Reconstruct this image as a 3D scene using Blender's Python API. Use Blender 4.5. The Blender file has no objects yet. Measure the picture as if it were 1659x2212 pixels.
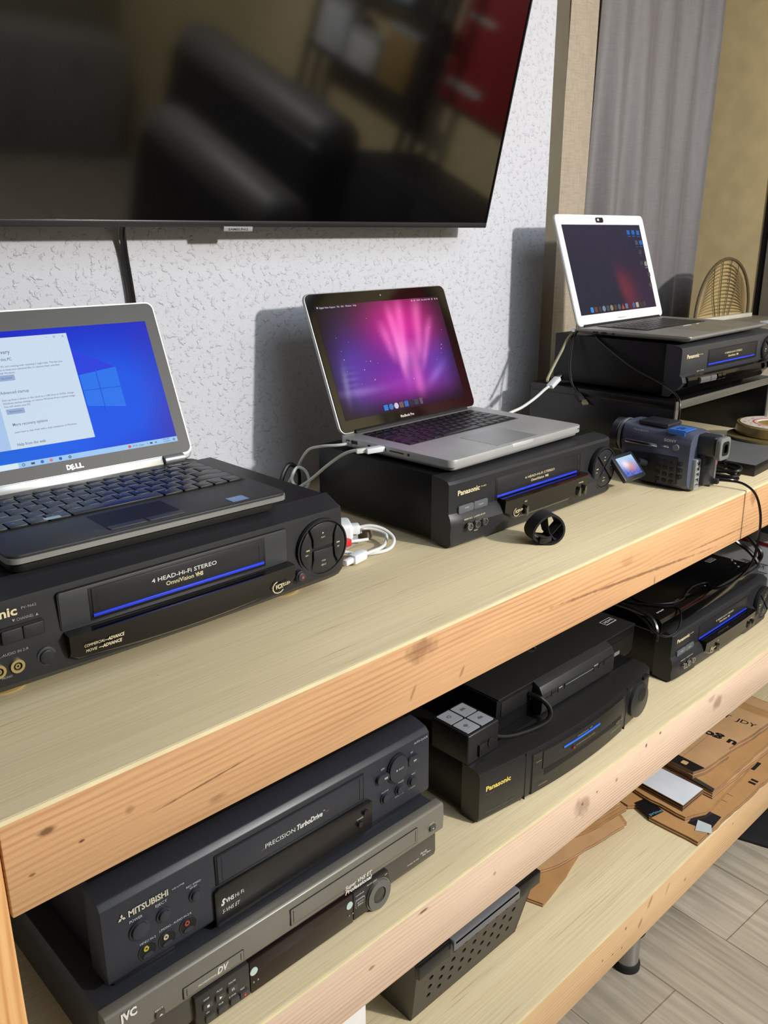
import bpy, bmesh, math, random
from mathutils import Matrix, Vector
random.seed(7)
SC = bpy.context.scene
COL = SC.collection
PI = math.pi

# ------------------------------------------------------------ camera, light, exposure
cd = bpy.data.cameras.new('camera'); cam = bpy.data.objects.new('camera', cd); COL.objects.link(cam)
cam.location = (-0.17401, -0.62575, 0.44295)
cam.rotation_euler = (1.25717, 0.00245, -0.76295)
cd.sensor_fit = 'HORIZONTAL'; cd.sensor_width = 36.0; cd.lens = 1864.94 / 1659 * 36
cd.clip_start = 0.02
SC.camera = cam
SC.view_settings.view_transform = 'Standard'; SC.view_settings.look = 'None'
SC.view_settings.gamma = 1.0; SC.view_settings.exposure = -0.12
SC.view_settings.use_curve_mapping = False
w = bpy.data.worlds.new('world'); SC.world = w; w.use_nodes = True
w.node_tree.nodes['Background'].inputs[0].default_value = (0.75, 0.82, 1.0, 1)
w.node_tree.nodes['Background'].inputs[1].default_value = 0.05

def area(name, loc, target, power, size, color, shape='DISK', size_y=None):
    l = bpy.data.lights.new(name, 'AREA'); l.energy = power; l.color = color
    l.shape = shape; l.size = size
    if size_y: l.size_y = size_y
    o = bpy.data.objects.new(name, l); COL.objects.link(o); o.location = loc
    o.rotation_euler = (Vector(target) - Vector(loc)).to_track_quat('-Z', 'Y').to_euler()
    return o
area('key_lamp', (1.45, -2.15, 1.18), (0.9, 0.2, 0.0), 78, 0.13, (1.0, 0.955, 0.89))
area('overhead_fill', (1.25, -1.45, 1.50), (1.25, -1.45, 0), 38, 2.2, (0.74, 0.87, 1.0), 'RECTANGLE', 1.7)  # added soft fill for the ambient level, not a known fixture

area('rear_fill', (1.6, -2.75, 1.52), (1.6, -2.75, 0), 40, 0.9, (0.95, 0.93, 0.86), 'RECTANGLE', 0.6)  # added fill that brightens the floor mirrored in the television

# ------------------------------------------------------------ materials
def lin(c):
    return tuple(((v/255)/12.92 if v <= 10 else (((v/255)+0.055)/1.055)**2.4) for v in c)
MATS = {}
def nodes(name):
    m = bpy.data.materials.new(name); m.use_nodes = True
    nt = m.node_tree; return m, nt, nt.nodes['Principled BSDF']
def N(nt, t, **kw):
    n = nt.nodes.new('ShaderNode' + t)
    for k, v in kw.items(): setattr(n, k, v)
    return n
def L(nt, a, b): nt.links.new(a, b)
def mat(name, rgb, rough=0.5, metal=0.0, bump=0.0, bscale=900, vary=0.0, spec=0.5, coat=0.0):
    if name in MATS: return MATS[name]
    m, nt, p = nodes(name)
    c = lin(rgb); p.inputs['Base Color'].default_value = (*c, 1)
    p.inputs['Roughness'].default_value = rough; p.inputs['Metallic'].default_value = metal
    p.inputs['Specular IOR Level'].default_value = spec; p.inputs['Coat Weight'].default_value = coat
    tc = N(nt, 'TexCoord'); ns = N(nt, 'TexNoise'); ns.inputs['Scale'].default_value = bscale
    ns.inputs['Detail'].default_value = 2
    L(nt, tc.outputs['Object'], ns.inputs['Vector'])
    if bump:
        b = N(nt, 'Bump'); b.inputs['Strength'].default_value = bump; b.inputs['Distance'].default_value = 0.0004
        L(nt, ns.outputs[0], b.inputs['Height']); L(nt, b.outputs[0], p.inputs['Normal'])
    n2 = N(nt, 'TexNoise'); n2.inputs['Scale'].default_value = 18; n2.inputs['Detail'].default_value = 4
    L(nt, tc.outputs['Object'], n2.inputs['Vector'])
    mr = N(nt, 'MapRange'); mr.inputs['From Min'].default_value = 0.3; mr.inputs['From Max'].default_value = 0.7
    v = max(vary, 0.06)
    mr.inputs['To Min'].default_value = 1 - v; mr.inputs['To Max'].default_value = 1 + v
    L(nt, n2.outputs[0], mr.inputs['Value'])
    mx = N(nt, 'VectorMath', operation='SCALE'); mx.inputs[0].default_value = c
    L(nt, mr.outputs[0], mx.inputs['Scale']); L(nt, mx.outputs[0], p.inputs['Base Color'])
    MATS[name] = m; return m
def emis(name, rgb, strength=1.0):
    if name in MATS: return MATS[name]
    m, nt, p = nodes(name)
    p.inputs['Base Color'].default_value = (0.005, 0.005, 0.005, 1); p.inputs['Roughness'].default_value = 0.45; p.inputs['Specular IOR Level'].default_value = 0.1
    p.inputs['Emission Color'].default_value = (*lin(rgb), 1); p.inputs['Emission Strength'].default_value = strength
    MATS[name] = m; return m
def screenmat(name, strength=1.0, rough=0.12):
    m, nt, p = nodes(name); p.inputs['Specular IOR Level'].default_value = 0.2
    p.inputs['Base Color'].default_value = (0.004, 0.004, 0.004, 1); p.inputs['Roughness'].default_value = rough
    at = N(nt, 'Attribute'); at.attribute_name = 'Col'
    L(nt, at.outputs['Color'], p.inputs['Emission Color']); p.inputs['Emission Strength'].default_value = strength
    return m

def wood(name, c1, c2, dark, period=0.0065, marks=(), streak=1.0, wav=0.5, rough=0.62, vert=False):
    """softwood board: growth rings running along X (or Z), fibres, and knots/marks at (x, z, rx, rz, strength)"""
    m, nt, p = nodes(name)
    tc = N(nt, 'TexCoord'); sx = N(nt, 'SeparateXYZ'); L(nt, tc.outputs['Object'], sx.inputs[0])
    along, across = ('Z', 'X') if vert else ('X', 'Z')
    def noise(sa, sc_, detail=3, sy=None):
        mp = N(nt, 'Mapping'); mp.inputs['Scale'].default_value = (sa, sc_ if sy is None else sy, sc_) if not vert else (sc_, sc_, sa)
        L(nt, tc.outputs['Object'], mp.inputs['Vector'])
        n = N(nt, 'TexNoise'); n.inputs['Scale'].default_value = 1; n.inputs['Detail'].default_value = detail
        L(nt, mp.outputs[0], n.inputs['Vector']); return n.outputs[0]
    def math_(op, a, b=None):
        n = N(nt, 'Math', operation=op)
        for i, v in enumerate((a, b)):
            if v is None: continue
            if isinstance(v, (int, float)): n.inputs[i].default_value = v
            else: L(nt, v, n.inputs[i])
        return n.outputs[0]
    low = noise(1.1, 7, 2); mid = noise(9, 60, 2)
    d = math_('ADD', sx.outputs[across], math_('MULTIPLY', low, 0.11 * wav))
    d = math_('ADD', d, math_('MULTIPLY', sx.outputs['Y'], 0.35))
    d = math_('ADD', d, math_('MULTIPLY', mid, 0.003))
    ph = math_('MULTIPLY', d, 2 * PI / period)
    s = math_('SINE', ph); s = math_('ADD', math_('MULTIPLY', s, 0.5), 0.5); s = math_('POWER', s, 2.2)
    amp = noise(2.3, 16, 2)
    amr = N(nt, 'MapRange'); amr.inputs['From Min'].default_value = 0.35; amr.inputs['From Max'].default_value = 0.7
    L(nt, amp, amr.inputs['Value']); s = math_('MULTIPLY', s, amr.outputs[0])
    fib = noise(12, 420, 3)
    f = math_('ADD', math_('MULTIPLY', s, 0.75 * streak), math_('MULTIPLY', math_('SUBTRACT', fib, 0.35), 0.75))
    mx = N(nt, 'Mix', data_type='RGBA'); L(nt, f, mx.inputs['Factor'])
    mx.inputs[6].default_value = (*lin(c1), 1); mx.inputs[7].default_value = (*lin(c2), 1)
    colr = mx.outputs[2]
    # broad tone drift
    big = noise(1.7, 9, 2); mr = N(nt, 'MapRange'); mr.inputs['From Min'].default_value = 0.3; mr.inputs['From Max'].default_value = 0.7
    mr.inputs['To Min'].default_value = 0.88; mr.inputs['To Max'].default_value = 1.1
    L(nt, big, mr.inputs['Value'])
    sc = N(nt, 'VectorMath', operation='SCALE'); L(nt, colr, sc.inputs[0]); L(nt, mr.outputs[0], sc.inputs['Scale']); colr = sc.outputs[0]
    edge = noise(60, 60, 3)
    for (x, z, rx, rz, st, *rest) in marks:
        an = rest[0] if rest else 0.0
        mp = N(nt, 'Mapping'); mp.vector_type = 'TEXTURE'
        mp.inputs['Location'].default_value = (x, 0, z); mp.inputs['Rotation'].default_value = (0, an, 0)
        mp.inputs['Scale'].default_value = (rx, 10.0, rz)
        L(nt, tc.outputs['Object'], mp.inputs['Vector'])
        ln = N(nt, 'VectorMath', operation='LENGTH'); L(nt, mp.outputs[0], ln.inputs[0])
        dd = math_('ADD', ln.outputs['Value'], math_('MULTIPLY', math_('SUBTRACT', edge, 0.5), 1.3))
        r = N(nt, 'MapRange'); r.inputs['From Min'].default_value = 1.0; r.inputs['From Max'].default_value = 0.45
        r.inputs['To Max'].default_value = st
        L(nt, dd, r.inputs['Value'])
        m2 = N(nt, 'Mix', data_type='RGBA'); L(nt, r.outputs[0], m2.inputs['Factor'])
        L(nt, colr, m2.inputs[6]); m2.inputs[7].default_value = (*lin(dark), 1); colr = m2.outputs[2]
    L(nt, colr, p.inputs['Base Color']); p.inputs['Roughness'].default_value = rough
    p.inputs['Specular IOR Level'].default_value = 0.25
    b = N(nt, 'Bump'); b.inputs['Strength'].default_value = 0.25; b.inputs['Distance'].default_value = 0.0006
    L(nt, f, b.inputs['Height']); L(nt, b.outputs[0], p.inputs['Normal'])
    return m

def plywood(name, c1, c2, dark):
    m, nt, p = nodes(name)
    tc = N(nt, 'TexCoord')
    def noise(sa, sc_, detail=3, off=0):
        mp = N(nt, 'Mapping'); mp.inputs['Scale'].default_value = (sa, sc_, sc_); mp.inputs['Location'].default_value = (off, off, 0)
        L(nt, tc.outputs['Object'], mp.inputs['Vector'])
        n = N(nt, 'TexNoise'); n.inputs['Scale'].default_value = 1; n.inputs['Detail'].default_value = detail
        L(nt, mp.outputs[0], n.inputs['Vector']); return n.outputs[0]
    def rng(v, a, b, c, d):
        r = N(nt, 'MapRange'); L(nt, v, r.inputs['Value'])
        for k, q in zip(('From Min', 'From Max', 'To Min', 'To Max'), (a, b, c, d)): r.inputs[k].default_value = q
        return r.outputs[0]
    mx = N(nt, 'Mix', data_type='RGBA'); L(nt, rng(noise(3.5, 330, 4), .3, .7, 0, 1), mx.inputs['Factor'])
    mx.inputs[6].default_value = (*lin(c1), 1); mx.inputs[7].default_value = (*lin(c2), 1)
    m3 = N(nt, 'Mix', data_type='RGBA'); L(nt, rng(noise(6, 430, 2, 3.3), .64, .74, 0, .7), m3.inputs['Factor'])
    L(nt, mx.outputs[2], m3.inputs[6]); m3.inputs[7].default_value = (*lin(dark), 1)
    sc = N(nt, 'VectorMath', operation='SCALE'); L(nt, m3.outputs[2], sc.inputs[0])
    L(nt, rng(noise(1.5, 8, 2, 1.1), .3, .7, .9, 1.08), sc.inputs['Scale'])
    # tiny dark pin flecks
    vo = N(nt, 'TexVoronoi'); vo.inputs['Scale'].default_value = 9
    L(nt, tc.outputs['Object'], vo.inputs['Vector'])
    m4 = N(nt, 'Mix', data_type='RGBA'); L(nt, rng(vo.outputs['Distance'], .022, .012, 0, .7), m4.inputs['Factor'])
    L(nt, sc.outputs[0], m4.inputs[6]); m4.inputs[7].default_value = (*lin((96, 70, 45)), 1)
    L(nt, m4.outputs[2], p.inputs['Base Color'])
    p.inputs['Roughness'].default_value = 0.6; p.inputs['Specular IOR Level'].default_value = 0.25
    return m

# ------------------------------------------------------------ mesh helpers
class MB:
    """collects shapes; build() links them as ONE mesh object. x right, y away from the viewer, z up (metres)"""
    def __init__(self): self.bm = bmesh.new()
    def _merge(self, b, bev=0, seg=2, angle=None):
        if bev:
            es = [e for e in b.edges if len(e.link_faces) == 2 and e.calc_face_angle(0) > 0.35]
            try: bmesh.ops.bevel(b, geom=es, offset=bev, segments=seg, affect='EDGES', profile=0.5, clamp_overlap=True)
            except Exception: pass
        me = bpy.data.meshes.new('t'); b.to_mesh(me); b.free(); self.bm.from_mesh(me); bpy.data.meshes.remove(me)
    def box(s, x0, x1, y0, y1, z0, z1, bev=0, seg=2):
        b = bmesh.new(); bmesh.ops.create_cube(b, size=1)
        for v in b.verts: v.co = Vector((x0+(v.co.x+.5)*(x1-x0), y0+(v.co.y+.5)*(y1-y0), z0+(v.co.z+.5)*(z1-z0)))
        s._merge(b, bev, seg); return s
    def prism(s, pts, a, c, axis='y', bev=0, seg=2):
        """polygon extruded along an axis: axis y -> pts are (x,z); z -> (x,y); x -> (y,z)"""
        b = bmesh.new()
        def P(p, t): return {'y': (p[0], t, p[1]), 'z': (p[0], p[1], t), 'x': (t, p[0], p[1])}[axis]
        A = [b.verts.new(P(p, a)) for p in pts]; B = [b.verts.new(P(p, c)) for p in pts]
        n = len(pts); b.faces.new(A); b.faces.new(B[::-1])
        for i in range(n): b.faces.new((A[i], B[i], B[(i+1) % n], A[(i+1) % n]))
        bmesh.ops.recalc_face_normals(b, faces=b.faces)
        s._merge(b, bev, seg); return s
    def rr(s, x0, x1, z0, z1, r, a, c, axis='y', n=5, bev=0):
        r = min(r, abs(x1-x0)/2-1e-6, abs(z1-z0)/2-1e-6)
        pts = []
        for cx, cz, t0 in ((x1-r, z1-r, 0), (x0+r, z1-r, 90), (x0+r, z0+r, 180), (x1-r, z0+r, 270)):
            for i in range(n+1):
                t = math.radians(t0+90*i/n); pts.append((cx+r*math.cos(t), cz+r*math.sin(t)))
        return s.prism(pts, a, c, axis, bev)
    def disc(s, x, z, r, a, c, rz=None, axis='y', n=28, bev=0, t0=0, t1=2*PI):
        rz = rz or r; full = abs(t1-t0-2*PI) < 1e-6
        pts = [(x+r*math.cos(t0+(t1-t0)*i/n), z+rz*math.sin(t0+(t1-t0)*i/n)) for i in range(n if full else n+1)]
        return s.prism(pts, a, c, axis, bev)
    def ring(s, x, z, r0, r1, a, c, axis='y', n=28, rz=1.0):
        b = bmesh.new(); V = []
        def P(p, t): return {'y': (p[0], t, p[1]), 'z': (p[0], p[1], t), 'x': (t, p[0], p[1])}[axis]
        for i in range(n):
            t = 2*PI*i/n; q = [b.verts.new(P((x+r*math.cos(t), z+r*rz*math.sin(t)), k)) for r, k in ((r0, a), (r1, a), (r1, c), (r0, c))]
            V.append(q)
        for i in range(n):
            A, B = V[i], V[(i+1) % n]
            for j in range(4): b.faces.new((A[j], A[(j+1) % 4], B[(j+1) % 4], B[j]))
        bmesh.ops.recalc_face_normals(b, faces=b.faces); s._merge(b); return s
    def tube(s, pts, r, n=8, sub=6, closed=False):
        P = [Vector(p) for p in pts]
        if sub > 1 and len(P) > 2:
            Q = []; m = len(P)
            for i in range(m if closed else m-1):
                p0 = P[(i-1) % m] if closed or i > 0 else P[0]; p1 = P[i]; p2 = P[(i+1) % m]
                p3 = P[(i+2) % m] if closed or i+2 < m else P[-1]
                for k in range(sub):
                    t = k/sub
                    Q.append(0.5*((2*p1)+(p2-p0)*t+(2*p0-5*p1+4*p2-p3)*t*t+(3*p1-3*p2+p3-p0)*t**3))
            if not closed: Q.append(P[-1])
            P = Q
        b = bmesh.new(); rings = []; up = None
        for i, p in enumerate(P):
            a = P[i-1] if (i > 0 or closed) else p; c = P[(i+1) % len(P)] if (i < len(P)-1 or closed) else p
            t = (c-a).normalized() if (c-a).length > 1e-9 else Vector((0, 0, 1))
            if up is None: up = t.orthogonal().normalized()
            up = (up - t*up.dot(t)); up = up.normalized() if up.length > 1e-6 else t.orthogonal().normalized()
            sd = t.cross(up)
            rr_ = r(i/(len(P)-1)) if callable(r) else r
            rings.append([b.verts.new(p+up*rr_*math.cos(2*PI*k/n)+sd*rr_*math.sin(2*PI*k/n)) for k in range(n)])
        m = len(rings)
        for i in range(m if closed else m-1):
            A, B = rings[i], rings[(i+1) % m]
            for k in range(n): b.faces.new((A[k], A[(k+1) % n], B[(k+1) % n], B[k]))
        if not closed: b.faces.new(rings[0][::-1]); b.faces.new(rings[-1])
        bmesh.ops.recalc_face_normals(b, faces=b.faces); s._merge(b); return s
    def loft(s, secs, closed=True):
        b = bmesh.new(); R = [[b.verts.new(p) for p in sec] for sec in secs]; n = len(secs[0])
        for A, B in zip(R, R[1:]):
            for k in range(n if closed else n-1): b.faces.new((A[k], A[(k+1) % n], B[(k+1) % n], B[k]))
        if closed: b.faces.new(R[0]); b.faces.new(R[-1][::-1])
        bmesh.ops.recalc_face_normals(b, faces=b.faces); s._merge(b); return s
    def lathe(s, prof, c=(0, 0, 0), n=32, axis='z'):
        b = bmesh.new(); R = []
        for i in range(n):
            t = 2*PI*i/n; R.append([b.verts.new({'z': (c[0]+r*math.cos(t), c[1]+r*math.sin(t), c[2]+h), 'y': (c[0]+r*math.cos(t), c[1]+h, c[2]+r*math.sin(t))}[axis]) for r, h in prof])
        for i in range(n):
            A, B = R[i], R[(i+1) % n]
            for k in range(len(prof)-1):
                try: b.faces.new((A[k], A[k+1], B[k+1], B[k]))
                except Exception: pass
        bmesh.ops.remove_doubles(b, verts=b.verts, dist=1e-6)
        bmesh.ops.recalc_face_normals(b, faces=b.faces); s._merge(b); return s
    def grid(s, fn, nu, nv):
        b = bmesh.new(); V = [[b.verts.new(fn(i/nu, j/nv)) for j in range(nv+1)] for i in range(nu+1)]
        for i in range(nu):
            for j in range(nv): b.faces.new((V[i][j], V[i+1][j], V[i+1][j+1], V[i][j+1]))
        s._merge(b); return s
    def text(s, t, x, z, h, w=None, y=0.0, shear=0.0, bold=0.0, plane='y', rot=0.0, depth=0.00015, space=1.0):
        """lettering with cap height h, left end at (x, z); scaled to width w when given"""
        cu = bpy.data.curves.new('f', 'FONT'); cu.body = t; cu.shear = shear; cu.offset = bold; cu.space_character = space
        cu.resolution_u = 2
        o = bpy.data.objects.new('f', cu); COL.objects.link(o)
        dg = bpy.context.evaluated_depsgraph_get(); me = bpy.data.meshes.new_from_object(o.evaluated_get(dg))
        bpy.data.objects.remove(o); bpy.data.curves.remove(cu)
        if not me.vertices: return s
        xs = [v.co.x for v in me.vertices]; x0, x1 = min(xs), max(xs)
        k = h/0.70; kx = (w/(x1-x0)) if w else k
        b = bmesh.new(); b.from_mesh(me); bpy.data.meshes.remove(me)
        ca, sa = math.cos(rot), math.sin(rot)
        for v in b.verts:
            a, c = (v.co.x-x0)*kx, v.co.y*k
            a, c = a*ca-c*sa, a*sa+c*ca
            if plane == 'y': v.co = Vector((x+a, y-depth, z+c))
            elif plane == 'z': v.co = Vector((x+a, z+c, y+depth))
            else: v.co = Vector((y-depth, x-a, z+c))        # left side plane: reads towards -Y
        s._merge(b); return s
    def xf(s, M): s.bm.transform(M); return s
    def build(s, name, m, parent=None, smooth=0.6, kind=None):
        me = bpy.data.meshes.new(name); s.bm.to_mesh(me); s.bm.free()
        me.materials.append(m)
        for p in me.polygons: p.use_smooth = True
        me.set_sharp_from_angle(angle=smooth)
        o = bpy.data.objects.new(name, me); COL.objects.link(o)
        if parent is not None: o.parent = parent
        if kind: o['kind'] = kind
        return o
def thing(name, label, cat, loc=(0, 0, 0), rz=0, group=None):
    o = bpy.data.objects.new(name, None); COL.objects.link(o); o.location = loc; o.rotation_euler = (0, 0, rz)
    o.empty_display_size = 0.02
    return tag(o, label, cat, group)
def tag(o, label, cat, group=None):
    o['label'] = label; o['category'] = cat
    if group: o['group'] = group
    return o
def struct(o): o['kind'] = 'structure'; return o
def paint(o, fn):
    """colour a display: fn(co) -> linear rgb on every vertex"""
    me = o.data; a = me.color_attributes.new('Col', 'FLOAT_COLOR', 'POINT')
    for i, v in enumerate(me.vertices): a.data[i].color = (*fn(v.co), 1)
def mix3(a, b, t): return tuple(a[i]*(1-t)+b[i]*t for i in range(3))
def g(x, s): return math.exp(-(x/s)**2)

# shared materials
BLK = mat('black_moulded_plastic', (23, 24, 26), 0.42, bump=0.25, bscale=1600)
CASE = mat('black_painted_steel', (13, 13, 14), 0.42, bump=0.2, bscale=1400, spec=0.3)
FACE = mat('charcoal_plastic', (36, 37, 40), 0.40, bump=0.15, bscale=1800, spec=0.4)
FACE2 = mat('grey_plastic_fascia', (52, 54, 58), 0.36, bump=0.1, bscale=1800)
GAP = mat('dark_recess', (7, 7, 8), 0.6)
GLOSS = mat('gloss_black_plastic', (9, 8, 9), 0.08)
BLUE = mat('blue_trim', (38, 62, 215), 0.35)
GOLD = mat('gold_print', (214, 200, 162), 0.45)
WHITE = mat('white_print', (205, 205, 203), 0.5)
GREYP = mat('grey_print', (140, 142, 145), 0.5)
GOLDM = mat('gold_metal', (206, 186, 130), 0.3, 0.85)
CHROME = mat('chrome', (200, 200, 202), 0.18, 1.0)
ALU = mat('brushed_aluminium', (178, 179, 180), 0.42, 0.4, bump=0.1, bscale=2500)
ALUL = mat('bright_aluminium', (226, 228, 230), 0.35, 0.5)
KEY = mat('black_key', (22, 23, 25), 0.45)
RUBBER = mat('black_rubber', (16, 16, 17), 0.7)
CABLEB = mat('black_cable', (14, 14, 15), 0.28)
CABLEW = mat('white_cable', (214, 216, 216), 0.45)
WPL = mat('white_plastic', (222, 226, 230), 0.38)

# ------------------------------------------------------------ the room
def wall_material():
    m, nt, p = nodes('textured_wall_paint')
    tc = N(nt, 'TexCoord')
    c = lin((202, 204, 212)); p.inputs['Roughness'].default_value = 0.75; p.inputs['Specular IOR Level'].default_value = 0.25
    n1 = N(nt, 'TexNoise'); n1.inputs['Scale'].default_value = 95; n1.inputs['Detail'].default_value = 3; n1.inputs['Distortion'].default_value = 0.3
    L(nt, tc.outputs['Object'], n1.inputs['Vector'])
    r1 = N(nt, 'MapRange'); r1.inputs['From Min'].default_value = 0.56; r1.inputs['From Max'].default_value = 0.66
    L(nt, n1.outputs[0], r1.inputs['Value'])
    n2 = N(nt, 'TexNoise'); n2.inputs['Scale'].default_value = 30; n2.inputs['Detail'].default_value = 3
    L(nt, tc.outputs['Object'], n2.inputs['Vector'])
    n3 = N(nt, 'TexNoise'); n3.inputs['Scale'].default_value = 420; n3.inputs['Detail'].default_value = 2
    L(nt, tc.outputs['Object'], n3.inputs['Vector'])
    a = N(nt, 'Math', operation='MULTIPLY_ADD'); L(nt, n2.outputs[0], a.inputs[0]); a.inputs[1].default_value = 0.8; L(nt, r1.outputs[0], a.inputs[2])
    a2 = N(nt, 'Math', operation='MULTIPLY_ADD'); L(nt, n3.outputs[0], a2.inputs[0]); a2.inputs[1].default_value = 0.25; L(nt, a.outputs[0], a2.inputs[2])
    b = N(nt, 'Bump'); b.inputs['Strength'].default_value = 0.9; b.inputs['Distance'].default_value = 0.0014
    L(nt, a2.outputs[0], b.inputs['Height']); L(nt, b.outputs[0], p.inputs['Normal'])
    # grey flecks painted in as the shading of the raised wall texture
    mp = N(nt, 'Mapping'); mp.inputs['Rotation'].default_value = (0, 0.9, 0); mp.inputs['Scale'].default_value = (110, 110, 210)
    L(nt, tc.outputs['Object'], mp.inputs['Vector'])
    n4 = N(nt, 'TexNoise'); n4.inputs['Scale'].default_value = 1; n4.inputs['Detail'].default_value = 2; n4.inputs['Distortion'].default_value = 1.4
    L(nt, mp.outputs[0], n4.inputs['Vector'])
    r4 = N(nt, 'MapRange'); r4.inputs['From Min'].default_value = 0.645; r4.inputs['From Max'].default_value = 0.685; r4.inputs['To Max'].default_value = 0.36
    L(nt, n4.outputs[0], r4.inputs['Value'])
    mx = N(nt, 'Mix', data_type='RGBA'); mx.inputs[6].default_value = (*c, 1); mx.inputs[7].default_value = (*lin((120, 120, 126)), 1)
    L(nt, r4.outputs[0], mx.inputs['Factor']); L(nt, mx.outputs[2], p.inputs['Base Color'])
    return m
WALL = wall_material()
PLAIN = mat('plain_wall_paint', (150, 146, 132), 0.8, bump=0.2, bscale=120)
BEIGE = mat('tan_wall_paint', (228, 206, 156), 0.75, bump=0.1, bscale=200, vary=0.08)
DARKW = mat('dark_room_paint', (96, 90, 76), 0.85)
FZ = -0.96
def floor_material():
    m, nt, p = nodes('oak_laminate_floor')
    tc = N(nt, 'TexCoord'); mp = N(nt, 'Mapping'); mp.inputs['Rotation'].default_value = (0, 0, PI/2+0.06)
    L(nt, tc.outputs['Object'], mp.inputs['Vector'])
    br = N(nt, 'TexBrick'); br.inputs['Scale'].default_value = 1; br.inputs['Brick Width'].default_value = 1.25
    br.inputs['Row Height'].default_value = 0.19; br.inputs['Mortar Size'].default_value = 0.0012
    br.inputs['Color1'].default_value = (*lin((172, 162, 146)), 1); br.inputs['Color2'].default_value = (*lin((160, 150, 134)), 1)
    br.inputs['Mortar'].default_value = (*lin((116, 106, 92)), 1)
    L(nt, mp.outputs[0], br.inputs['Vector'])
    m2 = N(nt, 'Mapping'); m2.inputs['Scale'].default_value = (2.2, 34, 1); L(nt, mp.outputs[0], m2.inputs['Vector'])
    ns = N(nt, 'TexNoise'); ns.inputs['Scale'].default_value = 1; ns.inputs['Detail'].default_value = 6; ns.inputs['Distortion'].default_value = 1.5
    L(nt, m2.outputs[0], ns.inputs['Vector'])
    r = N(nt, 'MapRange'); r.inputs['From Min'].default_value = 0.3; r.inputs['From Max'].default_value = 0.7; r.inputs['To Min'].default_value = 0.68; r.inputs['To Max'].default_value = 1.2
    L(nt, ns.outputs[0], r.inputs['Value'])
    sc = N(nt, 'VectorMath', operation='SCALE'); L(nt, br.outputs['Color'], sc.inputs[0]); L(nt, r.outputs[0], sc.inputs['Scale'])
    L(nt, sc.outputs[0], p.inputs['Base Color']); p.inputs['Roughness'].default_value = 0.42
    return m
def setbox(name, m, *a):
    b = MB(); b.box(*a); return struct(b.build(name, m))
setbox('floor', floor_material(), -2.7, 2.8, -3.7, 1.1, FZ-0.05, FZ)
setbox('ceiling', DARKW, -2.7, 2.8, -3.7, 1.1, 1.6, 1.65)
setbox('wall_back', WALL, -2.65, 1.5, 0.6, 0.70, FZ, 1.6)
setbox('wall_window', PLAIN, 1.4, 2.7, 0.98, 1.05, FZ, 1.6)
setbox('wall_right', BEIGE, 2.62, 2.70, -3.6, 0.98, FZ, 1.6)
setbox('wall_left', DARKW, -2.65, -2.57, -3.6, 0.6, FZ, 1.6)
setbox('wall_front', mat('olive_wall_paint', (150, 142, 112), .8), -2.65, 2.7, -3.65, -3.57, FZ, 1.6)
TAUPE = mat('taupe_trim_paint', (104, 98, 84), 0.6, bump=0.15, bscale=300)
setbox('trim_1', TAUPE, 1.46, 1.740, 0.738, 0.77, FZ, 1.6)
# door in the right wall
DOORM = mat('grey_door_laminate', (150, 140, 124), 0.55, vary=0.12)
d = thing('door_1', 'grey laminate door at the far right edge behind the bench', 'door', (2.62, 0.575, FZ)); struct(d)
b = MB(); b.box(-0.008, -0.001, -0.86, 0, 0.01, 2.3, 0.001); b.build('door_panel', DOORM, d)
b = MB(); b.box(-0.003, -0.001, 0.001, 0.020, 0.0, 2.3); b.box(-0.003, -0.001, -0.875, -0.861, 0, 2.3); b.build('door_frame', GAP, d)

# curtains
def linen(name, rgb, s1=260, amt=0.25, rough=0.8, sheen=0.3):
    m, nt, p = nodes(name); tc = N(nt, 'TexCoord'); c = lin(rgb)
    out = None
    for sc in ((s1*1.6, s1*.5, s1*.12), (s1*.12, s1*.5, s1*1.6)):
        mp = N(nt, 'Mapping'); mp.inputs['Scale'].default_value = sc; L(nt, tc.outputs['Object'], mp.inputs['Vector'])
        n = N(nt, 'TexNoise'); n.inputs['Scale'].default_value = 1; n.inputs['Detail'].default_value = 2; L(nt, mp.outputs[0], n.inputs['Vector'])
        if out is None: out = n.outputs[0]
        else:
            a = N(nt, 'Math', operation='ADD'); L(nt, out, a.inputs[0]); L(nt, n.outputs[0], a.inputs[1]); out = a.outputs[0]
    r = N(nt, 'MapRange'); r.inputs['From Min'].default_value = 0.7; r.inputs['From Max'].default_value = 1.3
    r.inputs['To Min'].default_value = 1-amt; r.inputs['To Max'].default_value = 1+amt; L(nt, out, r.inputs['Value'])
    sc = N(nt, 'VectorMath', operation='SCALE'); sc.inputs[0].default_value = c; L(nt, r.outputs[0], sc.inputs['Scale'])
    L(nt, sc.outputs[0], p.inputs['Base Color']); p.inputs['Roughness'].default_value = rough
    p.inputs['Sheen Weight'].default_value = sheen
    return m
def curtain(x0, x1, y, z0, z1, folds, amp, ph=0, flare=0.0, n=140):
    b = MB()
    def f(u, v):
        x = x0+(x1-x0)*u
        a = amp*(0.7+0.3*math.sin(3*v+u*5))
        yy = y + a*math.sin(folds*2*PI*u+ph+0.5*math.sin(v*4+u*3)) + 0.3*a*math.sin(folds*5.3*u+v*3+1)
        return (x+flare*(1-v)*(u-.5)+0.006*math.sin(v*9+u*7), yy, z0+(z1-z0)*v)
    b.grid(f, n, 40)
    bm = b.bm
    r = bmesh.ops.solidify(bm, geom=bm.faces[:], thickness=0.002)
    return b
b = curtain(1.744, 1.862, 0.738, -0.93, 1.5, 1.2, 0.005, 0.4)
tag(b.build('linen_curtain', linen('beige_linen', (178, 165, 146), 260, .16)), 'narrow beige linen curtain panel hanging beside the end of the white wall', 'curtain')
b = curtain(1.868, 2.475, 0.725, -0.93, 1.5, 5, 0.024, 0.9, -0.05, 220)
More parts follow.
